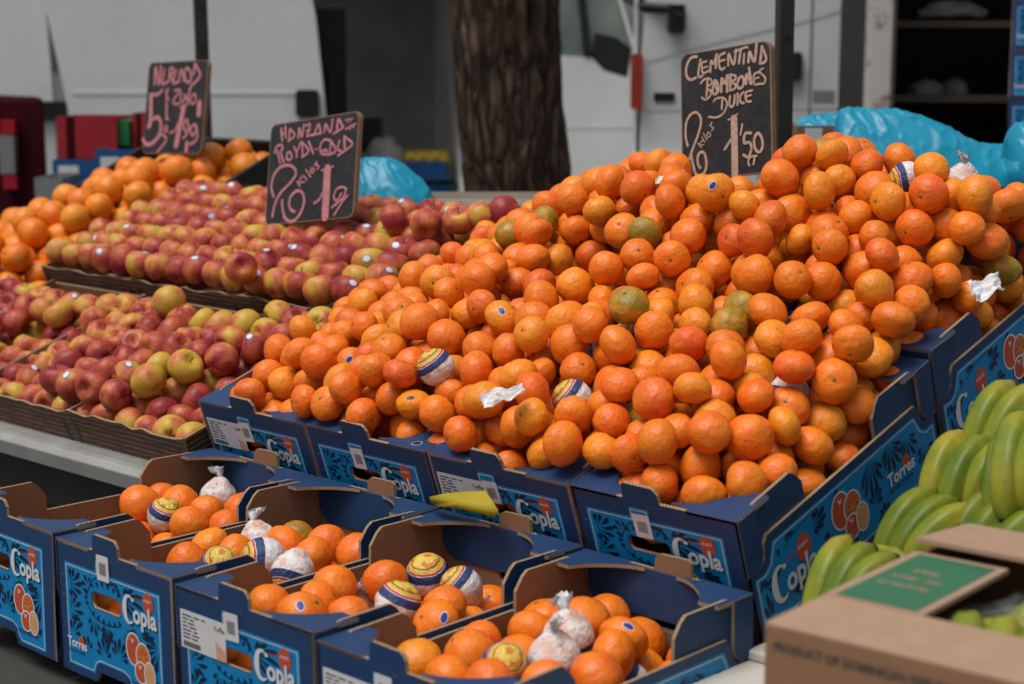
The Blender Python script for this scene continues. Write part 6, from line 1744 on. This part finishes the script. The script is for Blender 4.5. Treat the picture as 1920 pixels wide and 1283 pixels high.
bag('plastic_bag', [(640, 330), (662, 303), (690, 294), (735, 297), (775, 330), (795, 352), (812, 378), (830, 392)], 4.25, .22, 425, 'bright blue plastic bag standing behind the apple price sign', 1)
bag('plastic_bag', [(1558, 262), (1568, 210), (1600, 201), (1660, 204), (1720, 216), (1780, 240), (1830, 262), (1880, 266), (1925, 262), (2000, 275)], 3.72, .24, 345, 'large crumpled blue plastic bag behind the top of the clementine heap', 2)
bag('plastic_bag', [(1478, 238), (1505, 219), (1540, 211), (1590, 208), (1620, 235)], 4.05, .12, 250, 'small blue plastic bag showing left of the large blue bag', 3)
bag('plastic_bag', [(1880, 262), (1893, 236), (1912, 226), (1960, 222), (2010, 250)], 3.55, .14, 300, 'blue plastic bag folded at the right edge of the picture', 5)


def carton(name, px0, px1, py_top, d, hgt, dep, mat, label, cat='box', rz=0, rim=None, extra=None):
    A, Bq = at(px0, py_top, d), at(px1, py_top, d)
    wd = (px1 - px0) / FPX * d
    root = empty(name, (A.x, A.y, A.z - hgt), (0, 0, math.atan2(RH.y, RH.x) + rz))
    tag(root, label, cat)
    b = MB()
    b.plate([(0, 0), (wd, 0), (wd, hgt), (0, hgt)], IDF, -.006, 0); f = b.build('front_panel', mat, root)
    b = MB(); b.plate([(0, 0), (wd, 0), (wd, hgt), (0, hgt)], lambda u, w, t: (u, dep + t, w), -.006, 0); b.build('rear_panel', mat, root)
    for x, s in ((0, 1), (wd, -1)):
        b = MB(); b.box(min(x, x + s * .006), max(x, x + s * .006), .007, dep - .007, 0, hgt - .001); b.build('side_panel', mat, root)
    b = MB(); b.box(.007, wd - .007, .007, dep - .007, 0, .006); b.build('base', mat, root)
    if rim is not None:
        b = MB(); b.plate([(-.004, hgt - .012), (wd + .004, hgt - .012), (wd + .004, hgt + .003), (-.004, hgt + .003)], IDF, .001, .006); b.build('rim', rim, root)
    return root, f, wd


plain('pale_carton', (.40, .33, .27), .75, .1, 20); plain('white_rim', (.62, .60, .56), .6, .08, 20)
carton('pale_carton', 790, 1075, 376, 4.35, .12, .30, MAT['pale_carton'], 'pale carton edge behind the apples and the blue bag', 'carton', 0, MAT['white_rim'])
r_, f_, w_ = carton('small_carton', 1497, 1566, 236, 3.95, .10, .2, MAT['cardboard'], 'small brown carton with a white label under the small blue bag', 'carton')
b = MB(); b.flat([(.015, .05), (.055, .05), (.055, .095), (.015, .095)], IDF, .001); b.build('paper_label', MAT['paper_label'], f_)

# yellow sheet tucked between the rows
plain('yellow_sheet', (.36, .28, .008), .6, .12, 25, bump=.3, bs=40, bd=.004)
b = MB()
ys = [(805, 932), (830, 926), (870, 922), (910, 921), (920, 935), (934, 958), (926, 971), (895, 962), (850, 952), (820, 950), (808, 943)]
YP = []
for px, py in ys:
    A, Bq = at(px, py, 1.0), at(px, py, 2.0); yy = .472 - (.02 if py > 945 else 0)
    k = (yy - A.y) / (Bq.y - A.y); YP.append(A + (Bq - A) * k)
c0 = sum(YP, Vector()) / len(YP)
vs = [p - c0 for p in YP] + [p - c0 + Vector((0, .0012, 0)) for p in YP] + [Vector((0, -.008, .004)), Vector((0, -.0068, .004))]
n = len(YP)
b.add(vs, [(i, (i + 1) % n, 2 * n) for i in range(n)] + [(n + (i + 1) % n, n + i, 2 * n + 1) for i in range(n)] + [(i, n + i, n + (i + 1) % n, (i + 1) % n) for i in range(n)])
o = b.build('yellow_sheet', MAT['yellow_sheet'], smooth=True); o.location = c0
tag(o, 'torn yellow sheet tucked between the lower and upper blue crates', 'sheet')

# white tissue scraps on the heap
def scrap(px, py, hh, sx, sy, seed, label):
    A, Bq = at(px, py, 1.0), at(px, py, 2.0)
    nrm = Vector((0, -s_, c_)); P0 = SL(0, 0, hh)
    k = (P0 - A).dot(nrm) / (Bq - A).dot(nrm); p = A + (Bq - A) * k
    vs, fs = [], []
    N = 20
    for i in range(N + 1):
        for j in range(N + 1):
            u, v = i / N - .5, j / N - .5
            q = Vector((u * 4 + seed, v * 4, seed))
            z = noise.noise(q * .7) * .016 + .007 * noise.noise(q * 1.9) + .012 * u
            vs.append(Vector((u * sx * (1 + .12 * noise.noise(Vector((v * 3, seed, 0)))), v * sy * (1 - .7 * max(0, u)), z)))
    fs = [(i * (N + 1) + j, (i + 1) * (N + 1) + j, (i + 1) * (N + 1) + j + 1, i * (N + 1) + j + 1) for i in range(N) for j in range(N)]
    b = MB(); b.add(vs, fs); o = b.build('tissue_scrap', MAT['tissue_paper'], smooth=True)
    o.location = p; o.rotation_euler = (R(38), R(-8), math.atan2(RH.y, RH.x) + R(10))
    tag(o, label, 'tissue')


scrap(943, 741, .115, .062, .030, 2, 'white tissue scrap lying in the middle of the clementine heap')
scrap(1850, 537, .085, .045, .040, 5, 'white tissue scrap at the right edge of the clementine heap')
scrap(1258, 338, .19, .050, .028, 8, 'white tissue scrap at the foot of the clementina sign')

# ================================================================ things behind the stall on the left
plain('dark_red', (.036, .003, .006), .8, .3, 8, spec=.08); plain('bright_red', (.33, .012, .018), .5, .15, 8); plain('red_lens', (.35, .008, .02), .25, .1, 8)
plain('box_blue', (.006, .075, .24), .5, .2, 8); plain('box_green', (.015, .16, .045), .5, .2, 8); plain('clear_tub', (.20, .21, .21), .25, .3, 15)
plain('lime_fruit', (.33, .36, .03), .5, .3, 20); plain('teal_box', (.01, .05, .06), .5, .2)
D = 6.3
A = at(-70, 182, D)
root = empty('dark_red_block', (A.x, A.y, GROUND), (0, 0, math.atan2(RH.y, RH.x)))  # dark red boxy object, its kind left open
tag(root, 'dark red boxy object with red lamps at the left edge', 'car')
hz = A.z - GROUND; wd = 146 / FPX * D
b = MB(); b.add([(-1.0, 0, .3), (wd + .02, 0, .3), (wd, .05, hz), (-1.0, .05, hz), (-1.0, .9, .3), (wd - .55, .9, .3), (wd - .55, .9, hz), (-1.0, .9, hz)],
                [(0, 1, 2, 3), (1, 5, 6, 2), (5, 4, 7, 6), (4, 0, 3, 7), (3, 2, 6, 7), (4, 5, 1, 0)]); b.build('body', MAT['dark_red'], root, bevel=.02)
for py in (238, 342):
    b = MB(); z = at(5, py, D).z - GROUND; b.box(wd - .15, wd - .10, -.012, .045, z - .025, z + .025); b.build('tail_lamp', MAT['red_lens'], root)
b = MB(); z = at(5, 290, D).z - GROUND; b.box(wd - .16, wd - .105, -.010, .05, z - .07, z + .07); b.build('grey_plate', MAT['badge_grey'], root)
for x in (-.8, wd - .3):
    b = MB(); b.tube([(x, -.01, .28), (x, .2, .28)], .28, 24); w = b.build('wheel', MAT['black_rubber'], root)
for nm, p0, p1, top, hgt, mt, d, lab in (('red_box', 105, 217, 219, .145, 'bright_red', 6.0, 'bright red carton on the blue boxes, left of the green strip'),
                                       ('red_box', 247, 300, 212, .15, 'bright_red', 6.05, 'bright red carton behind the orange price sign'),
                                       ('blue_box', 98, 186, 300, .13, 'box_blue', 5.9, 'blue box under the red carton at the left'),
                                       ('blue_box', 178, 258, 280, .17, 'box_blue', 5.85, 'taller blue box with a white label behind the oranges'),
                                       ('clear_tub', 64, 116, 333, .10, 'clear_tub', 5.6, 'grey clear plastic tub behind the left end of the orange pile')):
    r_, f_, w_ = carton(nm, p0, p1, top, d, hgt, .25, MAT[mt], lab, 'box')
    if nm == 'blue_box':
        b = MB(); b.flat([(w_ * .12, hgt * .35), (w_ * .55, hgt * .35), (w_ * .55, hgt * .85), (w_ * .12, hgt * .85)], IDF, .001); b.build('paper_label', MAT['paper_label'], f_)
    if nm == 'red_box':
        b = MB(); b.flat([(w_ * .16, 0), (w_ * .30, 0), (w_ * .30, hgt), (w_ * .16, hgt)], IDF, .001); b.build('side_band', MAT['dark_red'], f_)
    # a plain stack below carries each box
    zz = r_.location.z - GROUND
    b = MB(); b.box(-.01, w_ + .01, .0, .26, 0, zz - .001); o = b.build('plinth_crate', MAT['dark_steel']); o.location = (r_.location.x, r_.location.y, GROUND); o.rotation_euler = r_.rotation_euler
    tag(o, 'dark crate stack under the ' + ' '.join(lab.split()[:6]), 'crate')
p0, p1 = at(221, 226, 6.02), at(241, 272, 6.02)
b = MB(); b.plate(rrect(0, 20 / FPX * 6, 0, p0.z - p1.z, .004), IDF, -.2, 0); o = b.build('green_carton', MAT['box_green']); o.location = (p0.x, p0.y, p1.z); o.rotation_euler = (0, 0, math.atan2(RH.y, RH.x))
tag(o, 'narrow green carton between the two red cartons', 'box')
# produce in the van's open side
for nm, p0, p1, top, hgt, mt, lab in (('blue_box', 752, 836, 303, .085, 'box_blue', 'blue crate of yellow green fruit inside the van'), ('teal_box', 815, 872, 345, .07, 'teal_box', 'dark teal box inside the van beside the tree'), ('blue_box', 750, 838, 347, .085, 'box_blue', 'lower blue crate inside the van')):
    r_, f_, w_ = carton(nm, p0, p1, top, 8.15, hgt, .3, MAT[mt], lab, 'box')
    if 'fruit' in lab:
        base = r_.location.copy()
        for k in range(14):
            q = base + RH * (w_ * (.08 + .84 * ((k % 7) / 6))) + FH * (.06 + .11 * (k // 7)) + Vector((0, 0, hgt + .002 + .012 * (k % 2)))
            me = ORA[k % 5]
            o = bpy.data.objects.new('lime', me); o.location = q; o.scale = (.034,) * 3; o.color = (.30, .36, .02, 0); link(o)
            tag(o, 'yellow green fruit in the blue crate inside the van', 'fruit', 'yellow green fruit in the van')
    elif 'lower' in lab:
        b = MB(); b.box(-.3, .5, -.02, .35, 0, r_.location.z - GROUND - .562); o = b.build('load_pallet', MAT['dark_lining']); o.location = (r_.location.x, r_.location.y, GROUND + .561); o.rotation_euler = r_.rotation_euler
        tag(o, 'dark pallet under the blue crates in the van', 'pallet')
o = lump('white_sack', 'grey_sack', at(722, 300, 8.2), .10, .08, .11, 9); tag(o, 'pale sack beside the black box inside the van', 'sack')
p0 = at(672, 225, 8.3)
b = MB(); b.plate(rrect(0, .10, 0, .16, .01), IDF, -.2, 0); o = b.build('black_box', MAT['black_trim']); o.location = (p0.x, p0.y, at(672, 285, 8.3).z); o.rotation_euler = (0, 0, math.atan2(RH.y, RH.x))
tag(o, 'black box inside the van behind the apple price sign', 'box')
bpy.context.view_layer.update()
